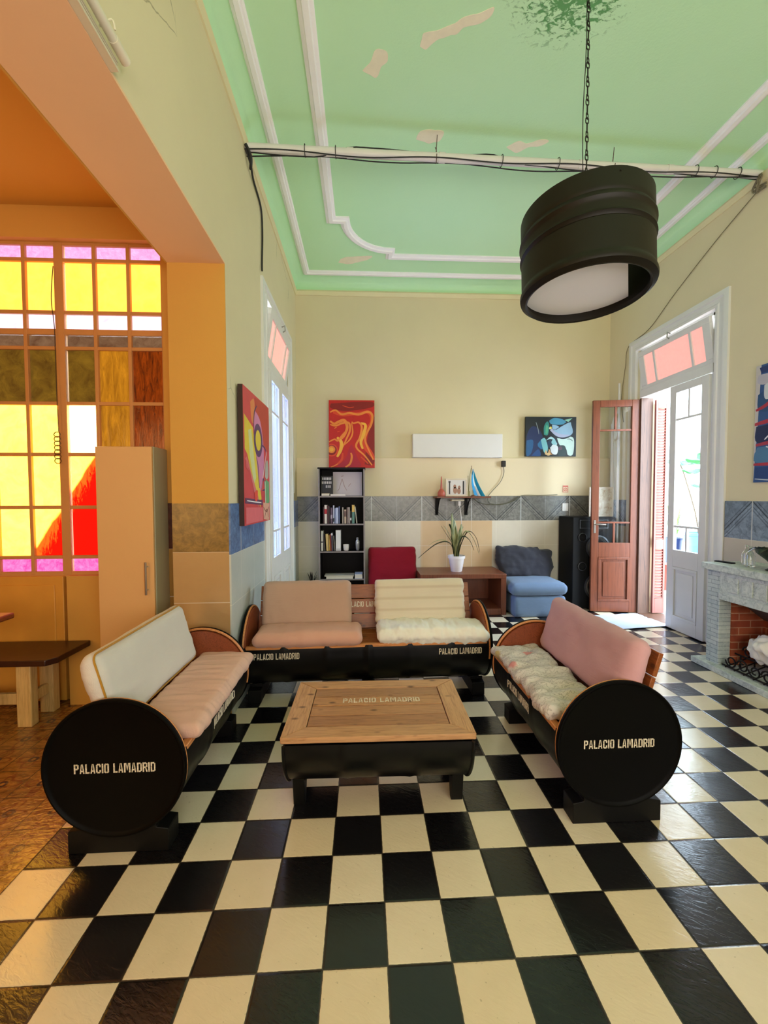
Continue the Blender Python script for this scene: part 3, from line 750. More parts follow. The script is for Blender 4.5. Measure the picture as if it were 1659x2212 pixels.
def floral():
    n = N('floral_cream_fabric'); p = n.obj()
    base = n.mix(n.noise(p, 5., 3), srgb('#cfc8c2'), srgb('#e6e0da'))
    w = n.node('ShaderNodeTexWave', wave_type='BANDS'); w.inputs['Scale'].default_value = 17; w.inputs['Distortion'].default_value = 12; w.inputs['Detail'].default_value = 4; w.inputs['Detail Scale'].default_value = 2.2; n.put(w.inputs[0], p)
    base = n.mix(n.rng(w.outputs[1], .82, .97, 0, .5), base, srgb('#8f8880'))
    d = n.vor(p, 7.5); k = n.rng(n.m_('ADD', d, n.m_('MULTIPLY', n.noise(p, 30., 3), .3)), .30, .42, 1, 0)
    cc = n.vor(p, 7.5, 'F1', 'Color'); r = n.xyz(cc)[0]
    k = n.m_('MULTIPLY', k, n.m_('GREATER_THAN', r, .35))
    base = n.mix(n.m_('MULTIPLY', k, .85), base, n.ramp(r, [(0, srgb('#d98a86')), (.45, srgb('#c9455a')), (.65, srgb('#9aa3b8')), (.85, srgb('#b29a5a'))], 'CONSTANT'))
    n.bump(n.noise(p, 10., 4, .6, 1.), .4, .01)
    return n.fin(base, .85, spec=.2)
FB = dict(linen=fabric('grey_linen', '#d8d2ca'), mustard=fabric('piping_with_orange_light', '#b8862c'), peach=fabric('peach_cotton', '#e3b8a4'), peach2=fabric('dusty_peach_cotton', '#d9a793'),
          taupe=fabric('pinkish_taupe_weave', '#bd9d8b'), cream=fabric('ribbed_cream_cotton', '#ded4c0', ('y', 75., '#b59f83')), white=fabric('crumpled_ivory_cloth', '#f8f4ea'),
          pink=fabric('dusty_pink_cotton', '#cf9fa2'), pinkend=fabric('tan_cushion_side', '#c08a5c'), floral=floral(), red=fabric('crimson_fabric', '#8e1024', fold=.6), blue=fabric('sky_blue_fabric', '#7087a8'), greyblue=fabric('charcoal_blue_fabric', '#3b3c46'))
def cushion_mesh(w, d, h, r=.04, puff=.35, wr=.006, wscale=(5, 16, 5), seed=0, n=26, sag=0., plump=3.):
    """rounded pillow in local axes, w along x, d along y, h thick in z"""
    m = MB(); idx = {}
    nx, ny, nz = n, max(8, int(n*d/w)), 6
    def P(i, j, k):
        x = (2*i/nx-1); y = (2*j/ny-1); z = (2*k/nz-1)
        X, Y = x*w/2, y*d/2
        edge = ((1-abs(x)**plump)*(1-abs(y)**plump)); edge = max(0, edge)**.5
        H = h/2*((1-puff)+puff*edge); Z = z*H
        rr = min(r, H*.98); qx = max(-w/2+rr, min(w/2-rr, X)); qy = max(-d/2+rr, min(d/2-rr, Y)); qz = max(-H+rr, min(H-rr, Z))
        v = Vector((X-qx, Y-qy, Z-qz))
        if v.length > 1e-7:
            mx = max(abs(X-qx), abs(Y-qy), abs(Z-qz)); v = v.normalized()*mx
        p = Vector((qx, qy, qz))+v
        q = Vector((p.x*wscale[0], p.y*wscale[1], p.z*wscale[2]+seed*7.3))
        dsp = noise.noise(q)*wr+noise.noise(q*2.7)*wr*.5
        nn = Vector((x*abs(x)**3, y*abs(y)**3, z)); nn.normalize() if nn.length > 1e-6 else None
        p += nn*dsp
        p.z -= sag*(1-x*x)
        return p
    for i in range(nx+1):
        for j in range(ny+1):
            for k in range(nz+1):
                if i in (0, nx) or j in (0, ny) or k in (0, nz):
                    idx[i, j, k] = len(m.v); m.v.append(tuple(P(i, j, k)))
    def q(a, b, c, d_): m.f.append((idx[a], idx[b], idx[c], idx[d_])); m.m.append(0)
    for i in range(nx):
        for j in range(ny):
            q((i, j, 0), (i, j+1, 0), (i+1, j+1, 0), (i+1, j, 0)); q((i, j, nz), (i+1, j, nz), (i+1, j+1, nz), (i, j+1, nz))
    for i in range(nx):
        for k in range(nz):
            q((i, 0, k), (i+1, 0, k), (i+1, 0, k+1), (i, 0, k+1)); q((i, ny, k), (i, ny, k+1), (i+1, ny, k+1), (i+1, ny, k))
    for j in range(ny):
        for k in range(nz):
            q((0, j, k), (0, j, k+1), (0, j+1, k+1), (0, j+1, k)); q((nx, j, k), (nx, j+1, k), (nx, j+1, k+1), (nx, j, k+1))
    return m
def cushion(label, dims, loc, rot, mat, base=None, group=None, piping=None, **kw):
    """base = matrix of the sofa the cushion lies on"""
    w, d, h = dims; m = cushion_mesh(w, d, h, **kw)
    mx = Matrix.Translation(Vector(loc)) @ Euler(rot).to_matrix().to_4x4()
    if base is not None: mx = base @ mx
    t = thing('sofa_cushion', label, 'cushion', (0, 0, 0), 0, group); t.matrix_world = mx
    m.build('cushion_cover', mat, t, ang=1.5)
    if piping:
        hw, hd, hz = w/2-.008, d/2-.008, h*.28
        pts = []
        for (a, b) in ((1, 1), (-1, 1), (-1, -1), (1, -1)):
            for k in range(5):
                an = math.atan2(b, a)-PI/4+PI/8*k; pts.append((a*(hw-.03)+.03*math.cos(an), b*(hd-.03)+.03*math.sin(an), hz))
        MB().tube(pts, .0045, 6, True).build('piping', piping, t)
    return t
def smat(o): return Matrix.Translation(o.location) @ Matrix.Rotation(o.rotation_euler.z, 4, 'Z')
BL, BR, BB = smat(SL), smat(SR), smat(SB)
tilt = math.radians(-(90-15))+PI        # cushion standing on its edge, leaning back
def back_cushion(label, w, x, base, mat, th=.10, hgt=.34, ytop=.145, ztop=.80, piping=None, **kw):
    a = math.radians(16)
    # local y of the cushion runs up the backrest, local z faces the front (-y)
    cz = ztop-hgt/2*math.cos(a); cy = ytop-hgt/2*math.sin(a)-.008
    return cushion(label, (w, hgt, th), (x, cy, cz), (PI/2-a, 0, 0), mat, base, 'backrest cushions on the drum sofas', piping, **kw)
def seat_cushion(label, w, x, base, mat, d=.30, th=.10, y=-.14, z=.455, rot=(0, 0, 0), **kw):
    return cushion(label, (w, d, th), (x, y, z), rot, mat, base, 'seat cushions on the drum sofas', **kw)
back_cushion('pale grey linen backrest cushion on the sofa beside the stained glass', .82, -.01, BL, FB['linen'], th=.11, piping=FB['mustard'], seed=1, puff=.25, wr=.006, wscale=(4, 22, 4), n=50)  # mustard of the piping stands for yellow-orange light on the cushion's side
seat_cushion('pale pink seat cushion on the sofa beside the stained glass', .84, .03, BL, FB['peach'], d=.33, y=-.15, seed=2, puff=.35, wr=.007, wscale=(34, 5, 5), n=90)
back_cushion('pinkish taupe backrest cushion on the left half of the long sofa', .67, -.455, BB, FB['taupe'], seed=3, puff=.22, wr=.005, wscale=(14, 9, 9), n=50, ytop=.11)
back_cushion('cream ribbed backrest cushion on the right half of the long sofa', .70, .41, BB, FB['cream'], seed=4, puff=.25, wr=.011, wscale=(2.0, 34, 3), n=60, ytop=.11)
seat_cushion('dusty peach seat cushion on the left half of the long sofa', .75, -.42, BB, FB['peach2'], th=.12, z=.465, y=-.15, seed=5, puff=.3, wr=.006, wscale=(16, 7, 7), r=.06, n=50)
seat_cushion('crumpled ivory cloth covered seat cushion at the right of the long sofa', .80, .46, BB, FB['white'], th=.125, z=.468, y=-.145, seed=6, puff=.4, wr=.013, wscale=(21, 5, 12), rot=(0, math.radians(1), math.radians(-1)), n=90, plump=4)
back_cushion('dusty pink backrest cushion on the sofa beside the fireplace', .84, .01, BR, FB['pink'], th=.13, seed=7, puff=.3, wr=.007, r=.06, wscale=(8, 12, 8), n=50)
seat_cushion('floral patterned seat cushion on the sofa beside the fireplace', .82, -.03, BR, FB['floral'], th=.09, seed=8, puff=.45, wr=.022, wscale=(16, 9, 9), n=70)

# ------------------------------------------------------------ low table
T = thing('coffee_table', 'low wooden plank table on a black half drum between the sofas', 'table', (-.003, .815, 0), math.radians(-.6))
M['table_wood'] = wood('knotty_pine_boards', '#cf9a5c', '#9c6430', (3, 14, 14), .4)
M['table_wood2'] = wood('knotty_pine_frame_x', '#c29468', '#8e6038', (2.4, 13, 10), .4)
M['table_wood3'] = wood('knotty_pine_frame_y', '#c6986a', '#92643a', (13, 2.4, 10), .4)
tw, td = .430, .272; fw = .10; zt0, zt1 = .375, .402
m = MB()
for sgn in (-1, 1):
    m = MB(); e = .0025
    m.prism([(-tw+e, sgn*td), (tw-e, sgn*td), (tw-fw-e, sgn*(td-.085)), (-(tw-fw-e), sgn*(td-.085))], 2, zt0, zt1); m.build('frame_board', M['table_wood2'], T, bevel=.002)
    m = MB(); m.prism([(sgn*tw, -td+e), (sgn*tw, td-e), (sgn*(tw-fw), td-.085-e), (sgn*(tw-fw), -(td-.085-e))], 2, zt0, zt1-.001); m.build('frame_board', M['table_wood3'], T, bevel=.002)
MB().box(-tw+.006, tw-.006, -td+.006, td-.006, zt0-.004, zt0-.0005).build('underside', M['black_wood'], T)
m = MB(); y0 = -(td-.087); hh = 2*(td-.087)/4
for i in range(4):
    m = MB().box(-(tw-fw-.004), tw-fw-.004, y0+hh*i+.0035, y0+hh*(i+1)-.0035, zt0, zt1-.001-.0008*(i % 2))
    m.build('top_plank', wood('knotty_pine_plank', ('#a87852', '#b4845a', '#bb8a5c', '#a67a54')[i], ('#6c452c', '#855838', '#805234', '#6e482e')[i], (2.2+.3*i, 12+i, 12), .4), T, bevel=.002)

lettering(T, .042, lambda u, v, o: (u+.02, y0+hh*2.5+v, zt1-.001+o), sx=.92)
R = .285; m = MB(); Lx = .415; xs = [-Lx+2*Lx*i/40 for i in range(41)]; vs = []
for th in (0, .004):
    for x in xs:
        q = (x+Lx)/(2*Lx); r = R-th-.003+.004*math.exp(-((q-.33)/.014)**2)+.004*math.exp(-((q-.67)/.014)**2)
        for j in range(33):
            a = -PI*j/32; vs.append((x, -r*math.cos(a), .373+r*math.sin(a)))
fs = []
for b in (0, 41*33):
    for i in range(40):
        for j in range(32): fs.append((b+i*33+j, b+(i+1)*33+j, b+(i+1)*33+j+1, b+i*33+j+1))
m.add(vs, fs); m.build('half_drum', M['black'], T, ang=.9)
for s in (-1, 1):
    m = MB(); pts = [(-R*math.cos(a), .373-R*math.sin(a)) for a in [PI*k/32 for k in range(33)]]
    m.prism(pts, 0, s*Lx, s*(Lx-.008)); m.tube([(s*Lx, y, z) for y, z in pts], .006, 8); m.build('end_plate', M['black'], T, ang=.5)
    m = MB(); pts = [(-.135, 0), (-.105, 0), (-.08, .075), (.08, .075), (.105, 0), (.135, 0), (.16, .150)]
    for k in range(9):
        y = .145-.29*k/8; pts.append((y, .373-math.sqrt((R+.003)**2-y*y)))
    pts += [(-.16, .150)]
    m.prism(pts, 0, s*.345, s*.40); m.build('foot', M['black_wood'], T, bevel=.003)

# ------------------------------------------------------------ pendant lamp
ax = Vector((-.008, .04, 1)).normalized(); base = Vector((.962, .678, 2.370)); Rl = .285; Hl = .375
Lm = thing('pendant_lamp', 'large dark drum pendant lamp on a long chain under the green ceiling', 'lamp', base)
M['lamp_black'] = plain('dark_brown_drum_metal', '#33301f', .5, .3, bump=.06)
M['lamp_black'] = plain('matt_dark_olive_metal', '#151107', .5, spec=.25, bump=.06)
M['panel_white'] = plain('white_diffuser_sheet', '#fdfdff', .6, var=.02)
m = MB(); pr = []
for k in range(61):
    h = Hl*k/60; r = Rl-.006
    r += .006*math.exp(-((h-.10-.10)/.006)**2)-.006*math.exp(-((h-.19)/.004)**2)
    r += .008*math.exp(-((h-.265)/.012)**2)-.004*math.exp(-((h-.285)/.008)**2)
    if h < .05: r += .008*math.sin(PI*(h/.05)) 
    if h < .012: r = Rl-.022+.016*(h/.012)
    pr.append((r, h))
pr = [(Rl-.030, .016), (Rl-.030, .0), (Rl-.022, -.004)]+pr+[(Rl-.010, Hl)]+[(Rl-.014, Hl), (Rl-.014, .016)]
m.lathe(pr, (0, 0, 0), 72, caps=False)
q = Vector((0, 0, 1)).rotation_difference(ax).to_matrix().to_4x4(); m.xf(q)
m.build('drum_shade', M['lamp_black'], Lm, ang=.5)
m = MB(); rr = Rl-.017; pts = [(rr*math.cos(a), rr*math.sin(a)) for a in [2*PI*k/64 for k in range(64)]]; 
def clip(P, nx, ny, c):
    out = []
    for i in range(len(P)):
        a, b = P[i-1], P[i]; da, db = nx*a[0]+ny*a[1]-c, nx*b[0]+ny*b[1]-c
        if da*db < 0: t = da/(da-db); out.append((a[0]+t*(b[0]-a[0]), a[1]+t*(b[1]-a[1])))
        if db <= 0: out.append(b)
    return out
pts = clip(pts, .833, -.554, .172)
m.prism(pts, 2, .045, .052); m.xf(q); m.build('diffuser', M['panel_white'], Lm, smooth=False)
m = MB()
for k in range(3):
    a = 2*PI*k/3+.5; m.tube([(rr*math.cos(a), rr*math.sin(a), Hl-.01), (0, 0, Hl+.02)], .004, 6)
m.build('hanger', M['lamp_black'], Lm)
M['chain'] = plain('dark_chain_metal', '#2a2520', .4, .7)
ch = MB(); z = Hl+.01; cx = Vector((.008, .02, 0)); kk = 0; top = HC-base.z
def link(m, c, a, h, w, r, rot):
    pts = []
    for k in range(14):
        t = 2*PI*k/14; x = w*math.cos(t); y = (h-w)*(1 if math.sin(t) > 0 else -1)*(1 if abs(math.sin(t)) > .01 else 0)+w*math.sin(t)
        pts.append((c[0]+x*math.cos(rot), c[1]+x*math.sin(rot), c[2]+y))
    m.tube(pts, r, 5, True)
while z < top-.05:
    link(ch, (cx.x, cx.y, z+.012), 0, .014, .0085, .0022, 0.3); z += .021
    link(ch, (cx.x, cx.y, z+.012), 0, .014, .0085, .0022, 0.3+.3); z += .021
    ch.tube([(cx.x, cx.y, z-.002), (cx.x, cx.y, z+.042)], .0032, 6); z += .04
ch.tube(cat_rom([(cx.x-.012, cx.y, Hl+.03), (cx.x-.02, cx.y, .8), (cx.x-.008, cx.y, 1.2), (cx.x-.014, cx.y, top)], 8), .002, 5)
ch.build('chain', M['chain'], Lm)
MB().lathe([(.05, top-.001), (.05, top-.02), (.02, top-.045), (.008, top-.05)], (cx.x, cx.y, 0), 24).build('ceiling_rose', M['lamp_black'], Lm)

# ------------------------------------------------------------ pipe and cables across the room
A, B = Vector((XL+.002, 2.03, 4.085)), Vector((XR-.002, 2.18, 4.145))
def along(t, dy=0, dz=0): return A.lerp(B, t)+Vector((0, dy, dz))
pipe = thing('ceiling_pipe', 'white pipe with black cables strapped to it crossing under the green ceiling', 'pipe', A)
M['pvc'] = plain('white_pvc', '#e4e0dc', .4, var=.05); M['cable'] = plain('black_cable', '#1d1b1a', .5)
m = MB().tube([along(0), along(1)], .031, 20)
for t in (.18, .35, .62, .80): m.tube([along(t), along(t+.012)], .035, 20)
m.build('pipe_tube', M['pvc'], pipe, world=True)
m = MB()
for ph, r, k in ((0, .038, 26), (1.4, .036, 22), (2.6, .040, 18)):
    pts = []
    for i in range(k+1):
        t = i/k; sg = .012*math.sin(t*9+ph)
        pts.append(along(t, -.028*math.cos(ph)+sg*.6, -.032+.012*math.sin(t*23+ph*2)+(.06 if ph == 1.4 else 0)*(1 if .15 < t < .5 else .0)))
    m.tube(cat_rom(pts, 3), .0048, 6)
m.build('cables', M['cable'], pipe, world=True)
for t in (.105, .16, .47, .58, .86, .90, .95): MB().tube([along(t, .040*math.cos(a), .040*math.sin(a)) for a in [2*PI*i/14 for i in range(14)]], .003, 5, True).build('strap', M['cable'], pipe, world=True)
for t in (.345, .69):
    p = along(t); m = MB().tube([p+Vector((0, 0, .03)), Vector((p.x+.01, p.y, HC))], .003, 6)
    m.tube(cat_rom([p+Vector((0, -.036, 0)), p+Vector((0, -.01, -.045)), p+Vector((0, .036, -.01)), p+Vector((.005, .01, .05)), p+Vector((-.01, -.02, .06))], 4), .003, 6)
    m.build('hanger_wire', plain('rusty_wire', '#5a4636', .6), pipe, world=True)
t1 = MB().tube(cat_rom([(XL+.012, 2.00, 4.05), (XL+.03, 2.06, 3.99), (XL+.015, 2.20, 3.97), (XL+.012, 2.44, 3.93), (XL+.012, 2.485, 3.75), (XL+.012, 2.46, 3.50), (XL+.018, 2.43, 3.39)], 6), .008, 7)
t1.tube(cat_rom([(XL+.012, 1.99, 4.08), (XL+.04, 2.03, 4.02), (XL+.02, 2.1, 3.98)], 6), .012, 7)
tag(t1.build('wall_cable', M['cable']), 'black cable drooping down the left wall from the end of the pipe', 'cable')
t2 = MB()
for i in range(6):
    a = i*1.1; t2.tube(cat_rom([(XR-.02, 2.17, 4.13), (XR-.05, 2.14+.02*math.cos(a), 4.09+.02*math.sin(a)), (XR-.03, 2.20+.03*math.sin(a), 4.05-.012*i), (XR-.012, 2.12, 4.02+.02*math.cos(a))], 5), .005, 6)
t2.tube(cat_rom([(XR-.01, 2.2, 4.02), (XR-.01, 2.6, 3.86), (XR-.01, 3.1, 3.62), (XR-.01, 3.5, 3.40), (XR-.01, 3.87, 3.33), (XR-.01, 3.93, 3.1), (XR-.01, 4.0, 2.7), (XR-.01, 3.95, 2.4)], 6), .004, 6)
tag(t2.build('wall_cable', plain('grey_brown_cable', '#7c7258', .6)), 'thin cable running from a knot at the pipe end down to the terrace door', 'cable')
t3 = MB().tube(cat_rom([(XL+.01, 3.87, 3.3), (XL+.01, 3.93, 2.9), (XL+.01, 3.9, 2.4), (XL+.01, 4.0, 1.9), (XL+.01, 3.96, 1.5)], 6), .004, 6)
tag(t3.build('wall_cable', M['pvc']), 'thin pale cable running down between the courtyard door and the far corner', 'cable')
# strip light fixture on the beam, top left
fx = thing('strip_light', 'pale ribbed strip light fixture at the lower edge of the beam', 'lamp', (XL+.03, -.3, 3.0))
m = MB().box(XL+.001, XL+.030, -1.6, .33, 2.940, 2.950)
for i in range(3): m.box(XL+.004, XL+.026, -1.6, .33, 2.952+.010*i, 2.957+.010*i)
m.box(XL+.001, XL+.016, -1.6, .33, 2.945, 2.990); m.build('channel', plain('aged_cream_plastic', '#d8cfb4', .5), fx, world=True)
MB().tube([(XL+.045, -1.6, 2.992), (XL+.045, .30, 2.992)], .016, 14).build('tube', plain('milky_tube', '#ddd6bd', .35), fx, world=True)
MB().tube([(XL+.045, .27, 2.992), (XL+.045, .345, 2.992)], .018, 14).tube(cat_rom([(XL+.02, .24, 2.997), (XL+.06, .24, 3.02), (XL+.065, .25, 2.997)], 4), .003, 6).build('end_cap', plain('cream_cap', '#e2d8bd', .4), fx, world=True)

# ------------------------------------------------------------ paintings (abstract, flat shapes on a stretched canvas)
PM = {}
def pm(hexc):
    if hexc not in PM: PM[hexc] = plain('paint_'+str(len(PM)), hexc, .5, var=.1, nsc=12, bump=.1, bsc=90)
    return PM[hexc]
def painting(label, O, U, V, w, h, th, bgc, shapes, group, edge=None, name='painting'):
    """O = lower left corner on the wall side, U right, V up, normal = U x V points into the room"""
    O, U, V = Vector(O), Vector(U).normalized(), Vector(V).normalized(); Nn = U.cross(V)
    t = thing(name, label, 'painting', tuple(O+U*w/2), 0, group)
    m = MB(); c = [O, O+U*w, O+U*w+V*h, O+V*h]; m.add(c+[p+Nn*th for p in c], [(0, 3, 2, 1), (4, 5, 6, 7), (0, 1, 5, 4), (1, 2, 6, 5), (2, 3, 7, 6), (3, 0, 4, 7)])
    if edge: m.m = [1, 0, 1, 1, 1, 1]
    m.build('canvas', [pm(bgc), pm(edge or bgc)], t, world=True, smooth=False)
    mats = []; m = MB(); lay = 0
    for sh in shapes:
        col = sh[0]
        if pm(col) not in mats: mats.append(pm(col))
        m.mi = mats.index(pm(col)); lay += 1; off = th+.0004+.00012*lay
        def P(a, b, o=off): return O+U*(max(0, min(1, a))*w)+V*(max(0, min(1, b))*h)+Nn*o
        if sh[1] == 'poly':
            pts = sh[2]
            if len(sh) > 3: pts = [(p.x, p.y) for p in cat_rom([(*q, 0) for q in pts]+[(*pts[0], 0)], 5)[:-1]]
            n = len(pts); vs = [P(*p) for p in pts]+[P(*p, off-.0003) for p in pts]
            m.add(vs, [tuple(range(n))]+[(i, n+i, n+(i+1) % n, (i+1) % n) for i in range(n)])
        elif sh[1] == 'line':
            pts = cat_rom([(*q, 0) for q in sh[2]], 6); wd = sh[3]; k = len(pts); vs = []; asp = h/w
            for i, p in enumerate(pts):
                d = pts[min(i+1, k-1)]-pts[max(i-1, 0)]; d = Vector((d.x, d.y*asp, 0)).normalized(); nn = Vector((-d.y, d.x/asp, 0)); tt = wd*(.55+.45*math.sin(PI*(i+.5)/k))
                for s in (1, -1):
                    a = p+nn*tt*s; vs.append(P(a.x, a.y))
            vs2 = [v-Nn*.0003 for v in vs]; K = 2*k
            m.add(vs+vs2, [(2*i, 2*i+1, 2*i+3, 2*i+2) for i in range(k-1)]+[(2*i, 2*i+2, K+2*i+2, K+2*i) for i in range(k-1)]+[(2*i+1, K+2*i+1, K+2*i+3, 2*i+3) for i in range(k-1)])
        elif sh[1] == 'disc':
            (cx, cy), r = sh[2], sh[3]; asp = w/h; pts = [(cx+r*math.cos(2*PI*i/24), cy+r*asp*math.sin(2*PI*i/24)) for i in range(24)]
            vs = [P(*p) for p in pts]+[P(*p, off-.0003) for p in pts]; m.add(vs, [tuple(range(24))]+[(i, 24+i, 24+(i+1) % 24, (i+1) % 24) for i in range(24)])
    m.build('painted_shapes', mats, t, world=True, smooth=False)
    return t
G = 'paintings hung on the walls'
O1, O2, Y1, DR, MG = '#e0421c', '#f08a34', '#f6b23c', '#8e0a0c', '#b8102e'
painting('red canvas with flowing orange lines standing on the bookcase', (-.521, YB-.10, 1.825), (1, 0, 0), (0, .06, 1), .595, .885, .025, '#c81410', [
    (DR, 'poly', [(.78, .05), (1, .1), (1, .75), (.9, .6), (.82, .35)], 1), (DR, 'poly', [(.05, .95), (.9, .98), (.95, .9), (.4, .84), (.05, .88)], 1), (MG, 'poly', [(.5, .35), (.62, .15), (.68, .02), (.2, .02), (.35, .12), (.45, .3)], 1),
    (O1, 'poly', [(.1, .80), (.3, .76), (.6, .78), (.85, .8), (.9, .68), (.75, .55), (.7, .35), (.98, .12), (.98, .2), (.82, .40), (.9, .6), (.97, .74), (.88, .85), (.6, .82), (.3, .82), (.1, .84)], 1),
    (O2, 'line', [(.03, .82), (.15, .85), (.28, .79), (.45, .81), (.65, .79), (.85, .83), (.95, .78), (.93, .65), (.82, .5), (.8, .38), (.97, .12)], 0.026),
    (O2, 'line', [(.03, .69), (.12, .65), (.22, .68), (.34, .70), (.40, .60), (.34, .48), (.26, .42)], 0.032), (O2, 'line', [(.03, .64), (.15, .62), (.3, .66), (.44, .66), (.46, .55), (.38, .42), (.30, .30)], 0.023),
    (Y1, 'line', [(.18, .45), (.27, .38), (.26, .27), (.18, .16)], 0.038), (O2, 'line', [(.0, .38), (.12, .42), (.2, .40), (.28, .47), (.38, .55)], .02), (Y1, 'line', [(.70, .66), (.80, .63), (.76, .5), (.7, .38), (.74, .28)], 0.035),
    (O2, 'line', [(.5, .68), (.54, .66), (.66, .67), (.72, .6), (.68, .45), (.6, .35), (.62, .28), (.78, .18), (.94, .04)], 0.023), (O2, 'line', [(.5, .66), (.52, .52), (.46, .42), (.34, .34)], 0.017),
    (O1, 'disc', (.06, .26), .14), (DR, 'disc', (.06, .26), .11), (O2, 'disc', (.06, .27), .08), (Y1, 'disc', (.06, .27), .045), (O2, 'line', [(.48, .22), (.5, .16), (.46, .06), (.36, .01)], 0.023), (O1, 'line', [(.3, .22), (.28, .12), (.16, .04)], 0.026), (O1, 'line', [(.7, .16), (.8, .1), (.86, .06)], 0.017), (O2, 'line', [(.2, .06), (.12, .03), (.04, .01)], .01), (O1, 'line', [(.3, .92), (.45, .89), (.55, .9)], .01), (O2, 'line', [(.12, .58), (.17, .6)], .01), (O1, 'line', [(.18, .53), (.24, .54)], .01)], G)
TE, LB, NV, WT = '#2f8f86', '#8fb6d0', '#142a58', '#c6e2da'
painting('small dark painting of blue, teal and white abstract forms right of the white panel', (2.098, YB-.03-.0, 1.985), (1, 0, 0), (0, 0, 1), .693, .53, .03, '#0c1a1e', [
    (NV, 'poly', [(.02, .02), (.02, .5), (.12, .75), (.25, .7), (.34, .5), (.36, .3), (.2, .02)], 1), ('#1d5a8c', 'poly', [(.02, .4), (.15, .4), (.12, .1), (.02, .02)], 1), ('#256fa0', 'poly', [(.24, .32), (.34, .45), (.38, .3), (.33, .18), (.25, .25)], 1), ('#1c4a86', 'poly', [(.12, .02), (.25, .18), (.3, .02)], 1),
    ('#3f8fb0', 'poly', [(.46, .90), (.56, .97), (.72, .94), (.80, .85), (.68, .80), (.5, .82)], 1), (TE, 'poly', [(.36, .55), (.36, .75), (.42, .88), (.46, .80), (.44, .55)], 1), ('#55b08c', 'poly', [(.39, .58), (.40, .78), (.44, .75), (.43, .58)], 1),
    (LB, 'poly', [(.60, .68), (.86, .86), (.90, .80), (.93, .60), (.82, .50), (.64, .52), (.52, .64)], 1), ('#a9b0cc', 'poly', [(.48, .66), (.60, .52), (.74, .48), (.88, .54), (.72, .56), (.58, .62), (.52, .70)], 1), (LB, 'poly', [(.52, .80), (.62, .78), (.66, .72), (.54, .68)], 1),
    (WT, 'poly', [(.62, .46), (.76, .46), (.90, .50), (.96, .40), (.94, .06), (.84, .04), (.80, .20), (.68, .28)], 1), ('#1c3434', 'poly', [(.66, .28), (.78, .26), (.80, .04), (.64, .04)], 1), ('#7fc8d0', 'poly', [(.30, .42), (.38, .46), (.44, .24), (.42, .10), (.36, .12)], 1), ('#a8d4dc', 'poly', [(.40, .40), (.50, .50), (.60, .40), (.62, .30), (.56, .24), (.60, .36), (.50, .44)], 1),
    ('#d8e0e4', 'poly', [(.48, .26), (.56, .30), (.64, .24), (.62, .06), (.52, .08)], 1), ('#12304a', 'poly', [(.42, .36), (.50, .42), (.52, .28), (.46, .22)], 1), ('#8cc4cc', 'disc', (.56, .36), .05), ('#d9c83a', 'disc', (.49, .72), .025), ('#e4e2b0', 'disc', (.478, .71), .02), ('#e0c088', 'poly', [(.38, .06), (.40, .16), (.44, .08), (.47, .18), (.50, .06), (.45, .02)], 1), ('#c98a4a', 'line', [(.46, .18), (.48, .10), (.53, .04)], .008),
    ('#101c2c', 'line', [(.46, .62), (.56, .50), (.62, .36), (.66, .28)], .012), ('#122030', 'line', [(.60, .68), (.74, .80), (.80, .86)], .008), ('#122030', 'line', [(.58, .50), (.72, .45), (.84, .48), (.90, .54)], .007), ('#122030', 'line', [(.82, .44), (.88, .44), (.93, .39)], .006), ('#9aa8b0', 'line', [(.20, .86), (.24, .70), (.26, .56)], .006), ('#8cc8b0', 'poly', [(.76, .92), (.92, .97), (.84, .87)]), ('#5a3a48', 'poly', [(.64, .22), (.70, .26), (.72, .18), (.66, .16)], 1)], G)
PK, YL, GN, VI = '#e0606a', '#e8d040', '#6fae7c', '#5a3a6e'
